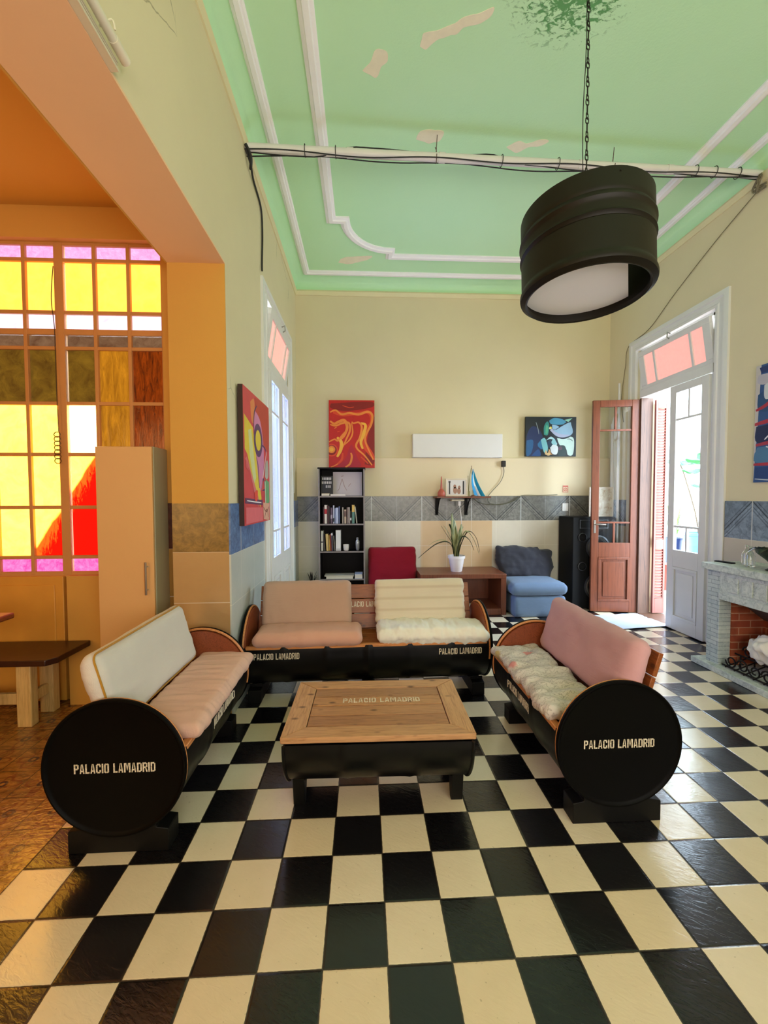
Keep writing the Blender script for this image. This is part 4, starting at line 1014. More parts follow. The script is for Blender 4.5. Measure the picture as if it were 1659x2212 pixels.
painting('tall red, yellow and pink abstract canvas on the pillar left of the courtyard door', (XL+.012, 1.70, 1.245), (0, 1, 0), (0, 0, 1), .775, .985, .035, '#d9484e', [
    (YL, 'poly', [(.03, .80), (.32, .74), (.62, .2), (.58, .12), (.40, .22), (.12, .52), (.04, .55)]), ('#d8dca0', 'poly', [(.16, .70), (.26, .72), (.42, .36), (.34, .30), (.2, .52)]), ('#e88a50', 'poly', [(.24, .92), (.38, .96), (.40, .80), (.28, .78)], 1), ('#c84838', 'poly', [(.4, .98), (.98, .98), (.98, .62), (.72, .66), (.5, .8)], 1),
    ('#d98ab8', 'poly', [(.42, .88), (.62, .82), (.74, .62), (.72, .42), (.6, .26), (.52, .34), (.40, .60), (.36, .76)], 1), ('#e07878', 'poly', [(.04, .48), (.2, .40), (.40, .18), (.5, .12), (.5, .2), (.10, .5)]), (VI, 'disc', (.52, .66), .17), (YL, 'disc', (.52, .66), .105), (VI, 'line', [(.66, .64), (.80, .62), (.86, .58)], .012), (VI, 'line', [(.35, .74), (.38, .86), (.48, .93)], .012), (VI, 'line', [(.44, .52), (.5, .45), (.52, .36), (.54, .28)], .012),
    ('#f0c8cc', 'line', [(.87, .60), (.76, .46), (.62, .27)], .014), (VI, 'line', [(.62, .27), (.7, .36), (.78, .28), (.66, .26)], .01), (GN, 'poly', [(.80, .36), (.96, .34), (.97, .16), (.84, .14)]), ('#b8b8b0', 'poly', [(.78, .38), (.82, .50), (.92, .52), (.94, .40), (.86, .36)], 1), ('#c8dcc0', 'poly', [(.76, .34), (.80, .34), (.82, .14), (.78, .14)]), ('#e8b098', 'poly', [(.68, .16), (.96, .15), (.95, .0), (.70, .02)]), ('#8a4a3a', 'line', [(.70, .12), (.82, .08), (.94, .12)], .008), ('#8a4a3a', 'line', [(.74, .03), (.84, .10), (.92, .03)], .008), (PK, 'poly', [(.06, .48), (.14, .45), (.14, .40), (.06, .42)]), ('#6a3a62', 'poly', [(.02, .20), (.66, .18), (.66, .14), (.02, .16)]), ('#f2f0f2', 'line', [(.08, .18), (.3, .17), (.6, .16)], .006), ('#e84a3a', 'poly', [(.34, .24), (.46, .26), (.44, .18), (.36, .18)], 1), ('#e8707a', 'poly', [(.04, .13), (.66, .12), (.66, .01), (.04, .01)])], G, edge='#3a2018')
painting('unframed blue canvas with red strokes above the fireplace', (XR-.004, 2.155, 1.56), (0, -1, 0), (0, 0, 1), .75, .98, .012, '#2a5288', [
    ('#c8c0bc', 'poly', [(0, 1), (.06, 1), (.035, .5), (.0, .0), (.0, .5)]), ('#16306a', 'poly', [(.04, .98), (.5, 1), (.4, .92), (.06, .93)]), ('#b9b4c0', 'poly', [(.03, .92), (.3, .9), (.3, .82), (.04, .84)], 1), ('#1a4a78', 'poly', [(.03, .75), (.12, .8), (.2, .95), (.3, .7), (.2, .6), (.04, .62)], 1), ('#cfd4d8', 'poly', [(.1, .82), (.24, .86), (.3, .74), (.12, .70)], 1), ('#b02a40', 'line', [(.01, .62), (.15, .66), (.35, .78)], .02), ('#b02a40', 'line', [(.0, .50), (.3, .52), (.7, .5)], .025), ('#0f2250', 'poly', [(.02, .48), (.5, .48), (.4, .36), (.04, .34)], 1), ('#a83248', 'line', [(.02, .32), (.3, .34), (.7, .36)], .022), ('#4a7aa0', 'poly', [(.04, .30), (.6, .3), (.6, .18), (.03, .17)], 1), ('#b02a40', 'line', [(.0, .155), (.4, .15), (.9, .16)], .02), ('#0f3c78', 'poly', [(.02, .13), (.9, .13), (.9, .02), (.02, .02)]), ('#b9c4d0', 'line', [(.02, .03), (.3, .012), (.7, .015)], .008), ('#e8e8f0', 'line', [(.12, .36), (.18, .40)], .008), ('#e8e8f0', 'line', [(.14, .30), (.24, .27)], .008)], G)

# ------------------------------------------------------------ back wall things
tag(MB().box(.577, 1.772, YB-.10, YB-.002, 1.966, 2.277).build('wall_panel', plain('satin_white_panel', '#e6e3e0', .5, var=.02), bevel=.006), 'long blank white panel resting on the back wall ledge', 'panel')
tag(MB().box(2.625, 2.705, YB-.04, YB-.028, 1.25, 1.355).box(2.645, 2.685, YB-.043, YB-.04, 1.27, 1.335).build('light_switch', plain('white_switch_plastic', '#f0eeea', .4), bevel=.002), 'white light switch on the grey tile band', 'switch')
st = thing('wall_sticker', 'small red and white sticker above the light switch', 'sticker', (2.665, YB-.036, 1.55))
MB().box(-.04, .04, -.001, .0, -.05, .05).build('sheet', plain('pale_sticker_paper', '#e6c8a8', .5), st)
m = MB().tube([(.021*math.cos(a), -.0015, -.008+.021*math.sin(a)) for a in [2*PI*i/20 for i in range(20)]], .003, 5, True)
m.box(-.036, .036, -.0025, -.001, .028, .042); m.box(-.036, -.032, -.0025, -.001, -.045, .024); m.box(.032, .036, -.0025, -.001, -.045, .024); m.box(-.036, .036, -.0025, -.001, -.047, -.043); m.tube([(-.012, -.0015, -.022), (.012, -.0015, .006)], .003, 5)
m.build('print', plain('red_print', '#d0402c', .5), st)
ad = thing('power_adapter', '', 'adapter', (1.80, YB-.06, 1.885))
MB().box(1.775, 1.825, YB-.085, YB-.034, 1.845, 1.925).build('adapter_body', plain('black_plastic', '#1a1512', .45), ad, bevel=.005, world=True)
tag(ad, 'black power adapter plugged in below the wall ledge', 'adapter')
m = MB().tube(cat_rom([(1.80, YB-.06, 1.85), (1.81, YB-.05, 1.76), (1.76, YB-.05, 1.64), (1.66, YB-.05, 1.53), (1.60, YB-.05, 1.45), (1.62, YB-.05, 1.36), (1.78, YB-.05, 1.34), (1.95, YB-.05, 1.39), (2.06, YB-.05, 1.46), (2.3, YB-.045, 1.462), (2.55, YB-.045, 1.47)], 6), .004, 6)
m.tube(cat_rom([(1.35, YB-.05, 1.45), (1.5, YB-.05, 1.36), (1.66, YB-.05, 1.34), (1.86, YB-.05, 1.36), (2.0, YB-.05, 1.44)], 6), .004, 6)
m.build('cord', plain('olive_cord', '#5c5a44', .6), ad, world=True)
# small shelf with brackets
sf = thing('wall_shelf', 'small reddish wall shelf on two black brackets above the potted plant', 'shelf', (1.21, 4.10, 1.43))
MB().box(.858, 1.561, 3.98, YB-.036, 1.43, 1.45).build('board', M['red_wood'], sf, bevel=.003, world=True)
for x in (.905, 1.30):
    m = MB().box(x-.02, x+.02, YB-.05, YB-.036, 1.20, 1.43).box(x-.014, x+.014, 4.03, YB-.036, 1.416, 1.43); m.tube(cat_rom([(x, 4.05, 1.416), (x, 4.13, 1.35), (x, 4.225, 1.22)], 5), .010, 6)
    m.build('bracket', M['black_wood'], sf, world=True)
zs = 1.451
pf = thing('photo_frame', 'pale framed photograph of a couple standing on the small wall shelf', 'picture frame', (1.15, 4.1, zs))
m = MB().box(-.155, .135, -.008, .008, 0, .02).box(-.155, .135, -.008, .008, .215, .235).box(-.155, -.135, -.008, .008, .02, .215).box(.115, .135, -.008, .008, .02, .215)
m.build('frame', plain('pale_wood_frame', '#e3d3b8', .5), pf, bevel=.002)
MB().box(-.135, .115, -.002, .004, .02, .215).build('photo', plain('pale_photo', '#dcd6d2', .4), pf)
M['dkp'] = plain('dark_print', '#15151c', .4)
MB().box(-.11, -.095, -.004, -.002, .03, .18).box(-.118, -.09, -.004, -.002, .18, .20).build('dark_print', M['dkp'], pf); MB().box(.07, .09, -.004, -.002, .03, .20).build('dark_print', M['dkp'], pf)
m = MB(); m.mi = 0
for x, z, rx_, rz_ in ((-.035, .13, .018, .026), (-.03, .08, .026, .045), (.025, .12, .016, .022), (.02, .07, .024, .04)):
    m.prism([(x+rx_*math.cos(2*PI*i/16), z+rz_*math.sin(2*PI*i/16)) for i in range(16)], 1, -.004, -.002)
m.build('figures', plain('sepia_print', '#a87c66', .5), pf)
m = MB().lathe([(.012, 0), (.045, 0), (.05, .01), (.05, .05), (.03, .085), (.015, .10), (.012, .16), (.008, .23), (.006, .26), (0, .262)], (0, 0, 0), 24).xf(Matrix.Translation((.940, 4.1, zs)))
tag(m.build('clay_bottle', plain('terracotta_glaze', '#b85a44', .4)), 'slim terracotta bottle at the left end of the wall shelf', 'bottle')
fg = thing('flag', 'small light blue and white flag on a stick on the wall shelf', 'flag', (1.34, 4.10, zs))
MB().tube([(.02, 0, .0), (-.005, 0, .40)], .0035, 6).lathe([(.03, 0), (.03, .012), (.008, .02)], (.02, 0, 0), 16).build('pole', plain('brown_stick', '#7a5236', .6), fg)
for nm, cc, a, b in (('left_stripe', '#2b8fc4', 0, .33), ('white_stripe', '#eef4f6', .33, .58), ('right_stripe', '#1c9cc0', .58, 1)):
    m = MB(); rows = []
    for i in range(13):
        t = i/12; z = .36-t*.345; xl = -.01+.0+t*.02*0+(-.03*math.sin(t*PI)); wd = .01+.165*t**.9*(1-.15*t)
        for s in (a, b):
            x = .0+xl+wd*s+t*.02; y = -.012*math.sin(s*6+t*3)-.01; rows.append((x+.02, y, z-.02*s))
    vs = rows+[(x, y-.0015, z) for x, y, z in rows]; K = 26
    m.add(vs, [(2*i, 2*i+1, 2*i+3, 2*i+2) for i in range(12)]+[(K+2*i, K+2*i+2, K+2*i+3, K+2*i+1) for i in range(12)]+[(2*i, 2*i+2, K+2*i+2, K+2*i) for i in range(12)]+[(2*i+1, K+2*i+1, K+2*i+3, 2*i+3) for i in range(12)])
    o = m.build('cloth', plain(nm.replace('_', ' '), cc, .7), fg, ang=1.5)
m = MB().tube(cat_rom([(1.305, 4.12, zs), (1.31, 4.12, zs+.18), (1.335, 4.12, zs+.37)], 4), .004, 6).tube(cat_rom([(1.305, 4.13, zs), (1.30, 4.13, zs+.15), (1.297, 4.13, zs+.27)], 4), .004, 6).lathe([(.018, 0), (.02, .06), (.015, .07)], (1.303, 4.12, zs), 16)
tag(m.build('dried_stems', plain('straw', '#9a9468', .7)), 'thin dried stems in a small holder between the photo and the flag', 'decoration')
m = MB().box(1.07, 1.24, 4.08, 4.18, 1.39, 1.412).build('power_strip', plain('beige_plastic', '#cdc8b0', .5), bevel=.004)
tag(m, 'beige power strip fixed under the small wall shelf', 'power strip')
m = MB().box(1.165, 1.195, 4.10, 4.13, 1.33, 1.388).tube(cat_rom([(1.18, 4.11, 1.33), (1.20, 4.11, 1.22), (1.21, 4.12, 1.05), (1.17, 4.13, .9), (1.19, 4.2, .6), (1.19, 4.22, .53)], 6), .004, 6)
tag(m.build('plug_lead', M['pvc']), 'white plug with a thin lead hanging under the wall shelf', 'cable')

# bookcase
bc = thing('bookcase', 'narrow black open bookcase against the back wall below the red canvas', 'bookcase', (-.348, 4.08, 0))
bx0, bx1, by0, by1 = -.638, -.058, 3.95, YB-.036
M['dark_lam'] = plain('dark_brown_laminate', '#110c0b', .6, spec=.2); M['edge_lam'] = plain('grey_shelf_edge', '#8d827c', .5)
m = MB().box(bx0, bx0+.018, by0, by1, 0, 1.80).box(bx1-.018, bx1, by0, by1, 0, 1.80).box(bx0-.008, bx1+.008, by0-.005, by1, 1.80, 1.818).box(bx0, bx1, by1-.008, by1, 0, 1.8)
m.build('carcass', M['dark_lam'], bc, bevel=.001, world=True)
SZ = [.10, .415, .765, 1.112, 1.462]
for z in SZ: MB().box(bx0+.018, bx1-.018, by0+.004, by1-.01, z-.018, z).build('shelf_board', M['dark_lam'], bc, world=True)
m = MB()
for z in SZ: m.box(bx0+.018, bx1-.018, by0, by0+.004, z-.018, z)
for x in (bx0, bx1-.018): m.box(x, x+.018, by0-.002, by0, 0, 1.80)
m.build('edge_strip', M['edge_lam'], bc, world=True)
BG = 'books in the black bookcase'
def book(x, w, h, z, colr, label, lean=0, d=.13, y=3.985, two=None):
    t = thing('book', label, 'book', (x, y, z), 0, BG)
    R = Matrix.Rotation(lean, 4, 'Y')
    t.rotation_euler = (0, lean, 0)
    m = MB().box(-w/2, w/2, 0, .004, 0, h).box(-w/2, -w/2+.002, 0, d, 0, h).box(w/2-.002, w/2, 0, d, 0, h); m.build('cover', plain('book_cover', colr, .5), t, bevel=.001)
    MB().box(-w/2+.002, w/2-.002, .004, d-.004, .003, h-.003).build('pages', M['paper'], t)
    if two: MB().box(-w/2-.0003, w/2+.0003, -.0006, .02, h*two[1], h*two[2]).build('spine_band', plain('spine_band', two[0], .5), t)
M['paper'] = plain('book_pages', '#e4dcc8', .8)
z2 = 1.113; xx = [-.560, -.528, -.505, -.488, -.466, -.442, -.422, -.392, -.357, -.330, -.302, -.268, -.237, -.212, -.178, -.150]
spec = [(-.575, .018, .21, '#3a1414', 'dark maroon book at the left end of the second shelf', None), (-.551, .030, .235, '#e8dccc', 'white book with a wide red band on the second shelf', ('#b01c22', .52, .78)), (-.522, .020, .225, '#4e2a2e', 'dull wine-red book just right of the white and red one', None), (-.503, .014, .215, '#2a1c20', 'thin blackish-brown book left of the mauve one on the second shelf', None),
        (-.478, .022, .20, '#5e4a5c', 'mauve-brown book with pale spine marks on the second shelf', ('#a898a4', .3, .55)), (-.452, .014, .23, '#c8c8d4', 'thin pale tall book left of the light blue books', ('#20202c', .1, .3)), (-.432, .018, .195, '#7d86a4', 'grey-blue book left of the widest light blue one', None), (-.408, .026, .20, '#c2cbe4', 'widest light blue book in the middle of the second shelf', None), (-.382, .016, .215, '#5a6488', 'slate blue book right of the light blue ones', None),
        (-.336, .016, .205, '#a89c8c', 'grey-beige book right of the gap on the second shelf', None), (-.306, .026, .175, '#c0a88e', 'tan book shorter than its neighbours on the second shelf', ('#6e5048', .5, .9)), (-.278, .018, .205, '#7a6460', 'brown-grey book beside the short tan one', None), (-.258, .014, .205, '#d8c8c0', 'thin pinkish white book right of the brown-grey one', None), (-.236, .018, .16, '#24201c', 'short black book with white marks on the spine', ('#d4d0cc', .25, .45)), (-.204, .032, .235, '#5f8c7c', 'book with yellow top and green lower spine on the second shelf', ('#e0b860', .62, 1.0)), (-.160, .014, .215, '#b8b49c', 'leaning thin pale book at the right end of the second shelf', None)]
for x, w, h, c_, lb, two in spec: book(x, w, h, z2, c_, lb, -.10 if 'leaning' in lb else 0, two=two)
z3 = .766
for x, w, h, c_, lb, two, le in [(-.600, .024, .255, '#e2dccb', 'cream book with a dark band at the left end of the third shelf', ('#2a2422', .42, .47), 0), (-.565, .016, .22, '#4a4238', 'dark grey-brown leaning book on the third shelf', None, -.08), (-.530, .030, .215, '#d2b26c', 'ochre yellow book on the third shelf', None, -.05), (-.503, .012, .20, '#b9913f', 'thin mustard book beside the ochre one', None, -.05), (-.486, .010, .21, '#a23a30', 'thin red book on the third shelf', None, -.05), (-.468, .020, .23, '#4c4450', 'dark violet-grey book with pale top on the third shelf', ('#d8d0d0', .86, .98), -.04), (-.440, .012, .19, '#77726a', 'thin grey leaning book left of the thick white one', None, -.07)]:
    book(x, w, h, z3, c_, lb, le, two=two)
book(-.396, .062, .262, z3, '#e6e2da', 'thick white book standing right of the leaning books', 0, two=('#c8c4bc', .0, .12))
m = MB().lathe([(.028, 0), (.034, .01), (.038, .075), (.036, .078), (.032, .072), (.026, .01)], (-.298, 4.02, z3), 24); tag(m.build('white_cup', plain('white_ceramic', '#ece6dc', .3)), 'small white cup on the third shelf of the bookcase', 'cup')
m = MB().lathe([(.014, 0), (.024, .02), (.027, .09), (.026, .12), (.014, .14), (.017, .145), (.018, .165), (0, .168)], (-.152, 4.02, z3), 24); tag(m.build('glass_bottle', plain('silver_grey_bottle', '#b6b8bc', .2, .5)), 'small silvery bottle at the right of the third shelf', 'bottle')
t = thing('picture_card', 'white sheet with a faint sketch leaning on the top shelf', 'drawing', (-.29, 4.14, 1.463))
m = MB().obox((.01, 0, .155), (.375, .006, .305), (-.08, 0, 0)); m.build('sheet', plain('white_card', '#dcd2d2', .6, var=.03), t)
m = MB()
for a, b in (((-.10, .09), (-.06, .22)), ((-.06, .22), (-.03, .12)), ((-.03, .12), (0, .07)), ((.02, .12), (.05, .16)), ((-.10, .09), (-.12, .06)), ((-.07, .25), (-.04, .26))): m.tube([(a[0], -.016+a[1]*.08-.0+.0*a[1]-.0, a[1]), (b[0], -.016+b[1]*.08, b[1])], .003, 5)
m.build('sketch', plain('pinkish_ink', '#b48c84', .7), t)
t = thing('book', 'black book with three rows of white lettering facing out on the top shelf', 'book', (-.54, 4.05, 1.466), 0, BG)
MB().obox((.0, 0, .125), (.15, .03, .25), (-.12, 0, 0)).build('cover', plain('black_cover', '#141112', .4), t, bevel=.002)
m = MB()
for r, (z, w) in enumerate(((.215, .12), (.165, .13), (.115, .07))):
    k = int(w/.02)
    for i in range(k): m.obox((-w/2+.01+i*w/k+(.02 if r == 2 else 0), -.016+(z-.125)*.12, z), (.012, .003, .030), (-.12, 0, 0))
m.build('cover_letters', plain('white_print', '#d9d2cc', .5), t)
for x0, x1, z, h, c_, lb in ((-.60, -.50, 1.463, .032, '#8c7444', 'small ochre book lying on the top shelf'), (-.49, -.30, 1.463, .022, '#d6c8cc', 'pale magazine lying on the top shelf'), (-.55, -.21, .416, .03, '#e2d8c0', 'cream folder lying on the fourth shelf'), (-.57, -.20, .446, .012, '#c9bfa8', 'thin beige folder on top of the cream one'), (-.19, -.09, .416, .055, '#cfd8e8', 'small stack of pale blue paper on the fourth shelf')):
    t = thing('flat_book', lb, 'book', ((x0+x1)/2, 3.985, z), 0, BG); w = (x1-x0)/2
    d2 = .15 if z < 1 else .03
    MB().box(-w, w, -.03, d2, 0, .003).box(-w, w, -.03, d2, h-.003, h).build('cover', plain('flat_cover', c_, .5), t)
    MB().box(-w+.003, w-.003, -.027, d2-.003, .003, h-.003).build('pages', M['paper'], t)
# dark little plant left of the bookcase
m = MB()
for i in range(14):
    a = random.uniform(0, 2*PI); r = random.uniform(.03, .07); h = random.uniform(.05, .2)
    m.ribbon([(-.74, 4.05, .30), (-.74+r*.6*math.cos(a), 4.05+r*.6*math.sin(a), .30+h*.7), (-.74+r*math.cos(a), 4.05+r*math.sin(a), .30+h)], [.01, .02, .003], (-math.sin(a), math.cos(a), 0))
m.lathe([(.05, 0), (.07, .28), (.075, .30), (.06, .30)], (-.74, 4.05, 0), 20)
tag(m.build('small_plant', plain('dark_dry_foliage', '#2c241f', .7)), 'small dark plant on the floor left of the bookcase', 'plant')

# crimson chair, tv bench, blue seat, speaker
rc = thing('slipper_chair', 'low crimson armless chair between the bookcase and the wooden box table', 'chair', (.292, 3.95, 0))
cushion_mesh(.60, .46, .12, r=.05, puff=.2, wr=.006, seed=11).xf(Matrix.Translation((0, -.04, .25))).build('seat', FB['red'], rc, ang=1.5)
cushion_mesh(.62, .54, .15, r=.045, puff=.2, wr=.008, seed=12).xf(Matrix.Translation((0, .10, .53)) @ Matrix.Rotation(math.radians(78), 4, 'X')).build('backrest', FB['red'], rc, ang=1.5)
MB().box(-.29, .29, -.26, .20, 0, .20).build('base', FB['red'], rc, bevel=.02)
tv = thing('box_table', 'reddish brown wooden box table open at the front, standing by the back wall', 'table', (1.135, 3.95, 0))
tw0, tw1, ty0, ty1, tz = .606, 1.663, 3.68, 4.22, .505
m = MB().box(tw0, tw1, ty0, ty1, tz-.055, tz); m.build('top', M['red_wood'], tv, bevel=.004, world=True)
for x0, x1 in ((tw0, tw0+.055), (tw1-.065, tw1)): MB().box(x0, x1, ty0+.002, ty1, 0.0, tz-.055).build('side_panel', M['red_wood'], tv, bevel=.004, world=True)
MB().box(tw0+.055, tw1-.065, ty0+.004, ty1, 0, .08).build('bottom', M['red_wood'], tv, bevel=.004, world=True)
MB().box(tw0+.055, tw1-.065, ty1-.02, ty1-.002, .08, tz-.055).build('back_panel', M['red_wood'], tv, world=True)
tag(MB().box(1.20, 1.30, 3.78, 3.90, .081, .095).build('paper_note', M['paper']), 'small pale paper lying inside the box table', 'paper')
M['pot_white'] = plain('white_plastic_pot', '#f2eef2', .35, var=.02)
sp = thing('potted_plant', 'long-leaved striped plant in a white pot on the wooden box table', 'plant', (1.095, 3.90, tz))
MB().lathe([(0, .0), (.066, 0), (.07, .006), (.098, .165), (.108, .167), (.11, .20), (.104, .202), (.094, .175), (0, .172)], (0, 0, 0), 36).build('pot', M['pot_white'], sp, ang=.5)
MB().lathe([(0, .178), (.094, .176)], (0, 0, 0), 20).build('soil', plain('dark_soil', '#2a1f18', .9), sp)
def leaf_mat():
    n = N('striped_leaf'); v = n.noise(n.scale(n.obj(), (6, 6, .8)), 9., 3)
    return n.fin(n.mix(n.rng(v, .4, .62), srgb('#4c5a34'), srgb('#a8a878')), .45)
M['leaf'] = leaf_mat(); M['leaf_d'] = plain('dark_leaf', '#353c26', .5); M['leaf_l'] = plain('pale_leaf', '#b4b07c', .5)
blades = [([(-.01, 0, .17), (-.02, 0, .35), (-.05, -.02, .58), (-.06, -.02, .74)], .045, 'leaf'), ([(0, 0, .17), (.0, 0, .36), (-.01, 0, .52), (-.03, .02, .66)], .05, 'leaf'), ([(.02, 0, .17), (.03, 0, .34), (.05, -.02, .50), (.06, -.02, .60)], .045, 'leaf'),
          ([(.02, 0, .17), (.05, .02, .34), (.12, .0, .50), (.20, -.04, .42), (.27, -.08, .22)], .045, 'leaf_l'), ([(.02, 0, .17), (.07, 0, .36), (.16, .02, .50), (.25, .0, .42), (.29, -.02, .24)], .035, 'leaf_d'),
          ([(-.02, 0, .17), (-.04, 0, .33), (-.12, 0, .46), (-.20, -.02, .58)], .022, 'leaf_d'), ([(-.02, 0, .17), (-.05, 0, .36), (-.12, .0, .52), (-.17, -.03, .58)], .035, 'leaf'), ([(-.01, 0, .17), (-.03, .02, .36), (-.04, .03, .52), (-.09, .03, .60)], .045, 'leaf_d'),
          ([(-.02, 0, .17), (-.06, 0, .33), (-.14, -.02, .385), (-.26, -.04, .36), (-.38, -.06, .28), (-.50, -.08, .18)], .035, 'leaf_d'), ([(-.02, 0, .17), (-.07, 0, .34), (-.17, 0, .40), (-.28, -.02, .385), (-.36, -.03, .33)], .02, 'leaf_l'),
          ([(.01, .01, .17), (.04, .03, .36), (.06, .05, .50), (.10, .06, .56)], .04, 'leaf'), ([(.0, -.01, .17), (.02, -.03, .33), (.07, -.06, .44), (.14, -.10, .40), (.19, -.13, .28)], .04, 'leaf_d')]
for pts, w, mm in blades:
    p = cat_rom(pts, 5); k = len(p); ws = [w*1.3*(.35+.65*math.sin(PI*min(1, .12+.9*i/(k-1))))*(1 if i < k-1 else .15) for i in range(k)]
    MB().ribbon(p, ws, (1, .4, .1) if abs(pts[-1][0]) < .15 else (.1, 1, .2)).build('leaf', M[mm], sp, ang=1.2)
bs = thing('slipper_chair', 'low sky blue armless seat with a slumped charcoal back cushion by the back wall', 'chair', (2.01, 3.78, 0))
b = cushion_mesh(.63, .46, .25, r=.03, puff=.03, wr=.003, seed=21).xf(Matrix.Translation((.025, .0, .125))); b.build('base', FB['blue'], bs, ang=1.5)
b = cushion_mesh(.69, .52, .17, r=.055, puff=.25, wr=.004, seed=22).xf(Matrix.Translation((.015, .01, .335))); b.build('seat_cushion', FB['blue'], bs, ang=1.5)
dc = cushion_mesh(.76, .42, .17, r=.06, puff=.4, wr=.022, wscale=(6, 9, 6), seed=23, n=40)
dc.v = [(x*(1-max(0, -y-.02)*1.1)-.0, y-.05*x-(.03 if x > .2 else 0), z) for x, y, z in dc.v]
dc.xf(Matrix.Translation((2.06, 4.13, .575)) @ Matrix.Rotation(math.radians(76), 4, 'X'))
tag(dc.build('back_cushion', FB['greyblue'], ang=1.5), 'slumped charcoal blue cushion leaning on the wall behind the sky blue seat', 'cushion')
bs['label'] = 'low sky blue upholstered seat block by the back wall'
sk = thing('loudspeaker', 'tall black floor loudspeaker half hidden behind the wooden door leaf', 'speaker', (2.86, 4.02, 0))
M['spk'] = plain('black_speaker_box', '#080808', .6, spec=.2); M['cone'] = plain('grey_speaker_cone', '#4c4a46', .5); M['ring'] = plain('speaker_ring', '#2c2c2e', .35)
MB().box(-.293, .26, -.18, .20, .02, 1.185).build('cabinet', M['spk'], sk, bevel=.008)
for x, z, r in ((.03, .80, .155), (.03, .30, .17), (-.17, .93, .055), (-.17, .56, .055)):
    MB().lathe([(r, .0), (r, -.012), (r*.88, -.014), (r*.86, -.004)], (x, -.18, z), 32, axis=1, caps=False).build('driver_ring', M['ring'], sk, ang=.5)
    MB().lathe([(r*.86, -.004), (r*.8, -.012), (r*.7, -.004), (r*.3, .03), (r*.28, .02), (0, .008)], (x, -.18, z), 32, axis=1, caps=False).build('driver_cone', M['cone'] if r > .1 else M['spk'], sk, ang=.5)
m = MB().box(-.21, .16, -.19, -.18, 1.04, 1.05).box(-.21, .16, -.19, -.18, 1.14, 1.15).box(-.21, -.20, -.19, -.18, 1.05, 1.14).box(.15, .16, -.19, -.18, 1.05, 1.14); m.build('horn_frame', M['ring'], sk)
# things on the right wall behind the open leaf
m = MB().tube([(3.22, 4.10, .2), (3.22, 4.10, 2.4)], .018, 12).tube([(3.23, 3.98, .2), (3.23, 3.98, 2.9)], .014, 12).tube(cat_rom([(3.22, 4.10, 2.4), (3.25, 4.1, 2.5), (3.25, 4.0, 2.6), (3.23, 3.98, 2.7)], 4), .012, 8)
tag(m.build('wall_pipes', M['pvc']), 'white pipes on the right wall seen through the open door glass', 'pipe')
t = thing('framed_board', 'pale framed board leaning on top of the black loudspeaker behind the door', 'picture frame', (2.99, 3.98, 1.185))
m = MB().box(-.14, .18, -.01, .01, 0, .02).box(-.14, .18, -.01, .01, .36, .38).box(-.14, -.12, -.01, .01, .02, .36).box(.16, .18, -.01, .01, .02, .36); m.build('frame', plain('cream_frame', '#e0d2bc', .5), t)
def mott():
    n = N('mottled_print'); return n.fin(n.ramp(n.noise(n.obj(), 14., 5, .7), [(.3, srgb('#a8825c')), (.5, srgb('#d8ccb4')), (.7, srgb('#e8e2d4'))]), .6)
MB().box(-.12, .16, -.004, .006, .02, .36).build('print', mott(), t)
m = cushion_mesh(.60, .50, .012, r=.005, puff=.2, wr=.008, seed=31).xf(Matrix.Translation((2.98, 3.33, .012)) @ Matrix.Rotation(.12, 4, 'Z'))
tag(m.build('door_mat', plain('pale_blue_rag', '#b9c4dc', .8)), 'crumpled pale blue cloth mat on the floor at the terrace door', 'mat')

# ------------------------------------------------------------ fireplace
def stone():
    n = N('whitewashed_slate'); p = n.pos(); x, y, z = n.xyz(p)
    br = n.node('ShaderNodeTexBrick'); n.put(br.inputs['Vector'], n.comb(y, z, 0.)); br.inputs['Scale'].default_value = 1.; br.inputs['Brick Width'].default_value = .13; br.inputs['Row Height'].default_value = .034; br.inputs['Mortar Size'].default_value = .0025
    br.inputs['Color1'].default_value = srgb('#aebcc0'); br.inputs['Color2'].default_value = srgb('#c8d2d0'); br.inputs['Mortar'].default_value = srgb('#84929a')
    v = n.noise(p, 28., 5, .7, 1.)
    c = n.mix(n.rng(v, .45, .7, 0, .45), br.outputs[0], srgb('#e6ece6'))
    n.bump(n.m_('ADD', n.m_('MULTIPLY', br.outputs[1], -1.), n.m_('MULTIPLY', v, .4)), .4, .006)
    return n.fin(c, .55)
M['stone'] = stone()
def slab():
    n = N('painted_mottled_slab'); p = n.pos(); v = n.noise(p, 24., 6, .75, 1.2)
    n.bump(v, .25, .006); return n.fin(n.ramp(v, [(.32, srgb('#93a19f')), (.48, srgb('#c6d0cc')), (.68, srgb('#e4eae4'))]), .5)
M['slab'] = slab()
FX = 2.85
fp = thing('fireplace', 'whitewashed stone fireplace with an open brick firebox on the right wall', 'fireplace', (3.0, 1.5, 0))
fy0, fy1 = .75, 2.12; oy0, oy1 = .90, 2.0
MB().box(FX, XR-.016, oy1, fy1, .05, .84).build('pillar', M['stone'], fp, bevel=.004, world=True)
MB().box(FX, XR-.016, fy0, oy0, .05, .84).build('pillar', M['stone'], fp, bevel=.004, world=True)
m = MB().box(FX, FX+.10, oy0, oy1, .60, .84); m.build('lintel', M['slab'], fp, bevel=.004, world=True)
m = MB().box(FX-.012, FX, oy0, oy1-.0, .60, .655)
for y in (1.92, 1.80, 1.69, 1.58, 1.47, 1.36, 1.25): m.box(FX-.009, FX, y-.10+.01, y, .675, .795)
m.build('carved_blocks', M['slab'], fp, bevel=.003, world=True)
MB().box(FX-.035, XR-.016, fy0-.03, fy1+.03, .83, .885).build('mantel', M['slab'], fp, bevel=.006, world=True)
MB().box(FX-.06, XR-.016, fy0-.1, fy1+.09, 0, .05).build('hearth', M['slab'], fp, bevel=.006, world=True)
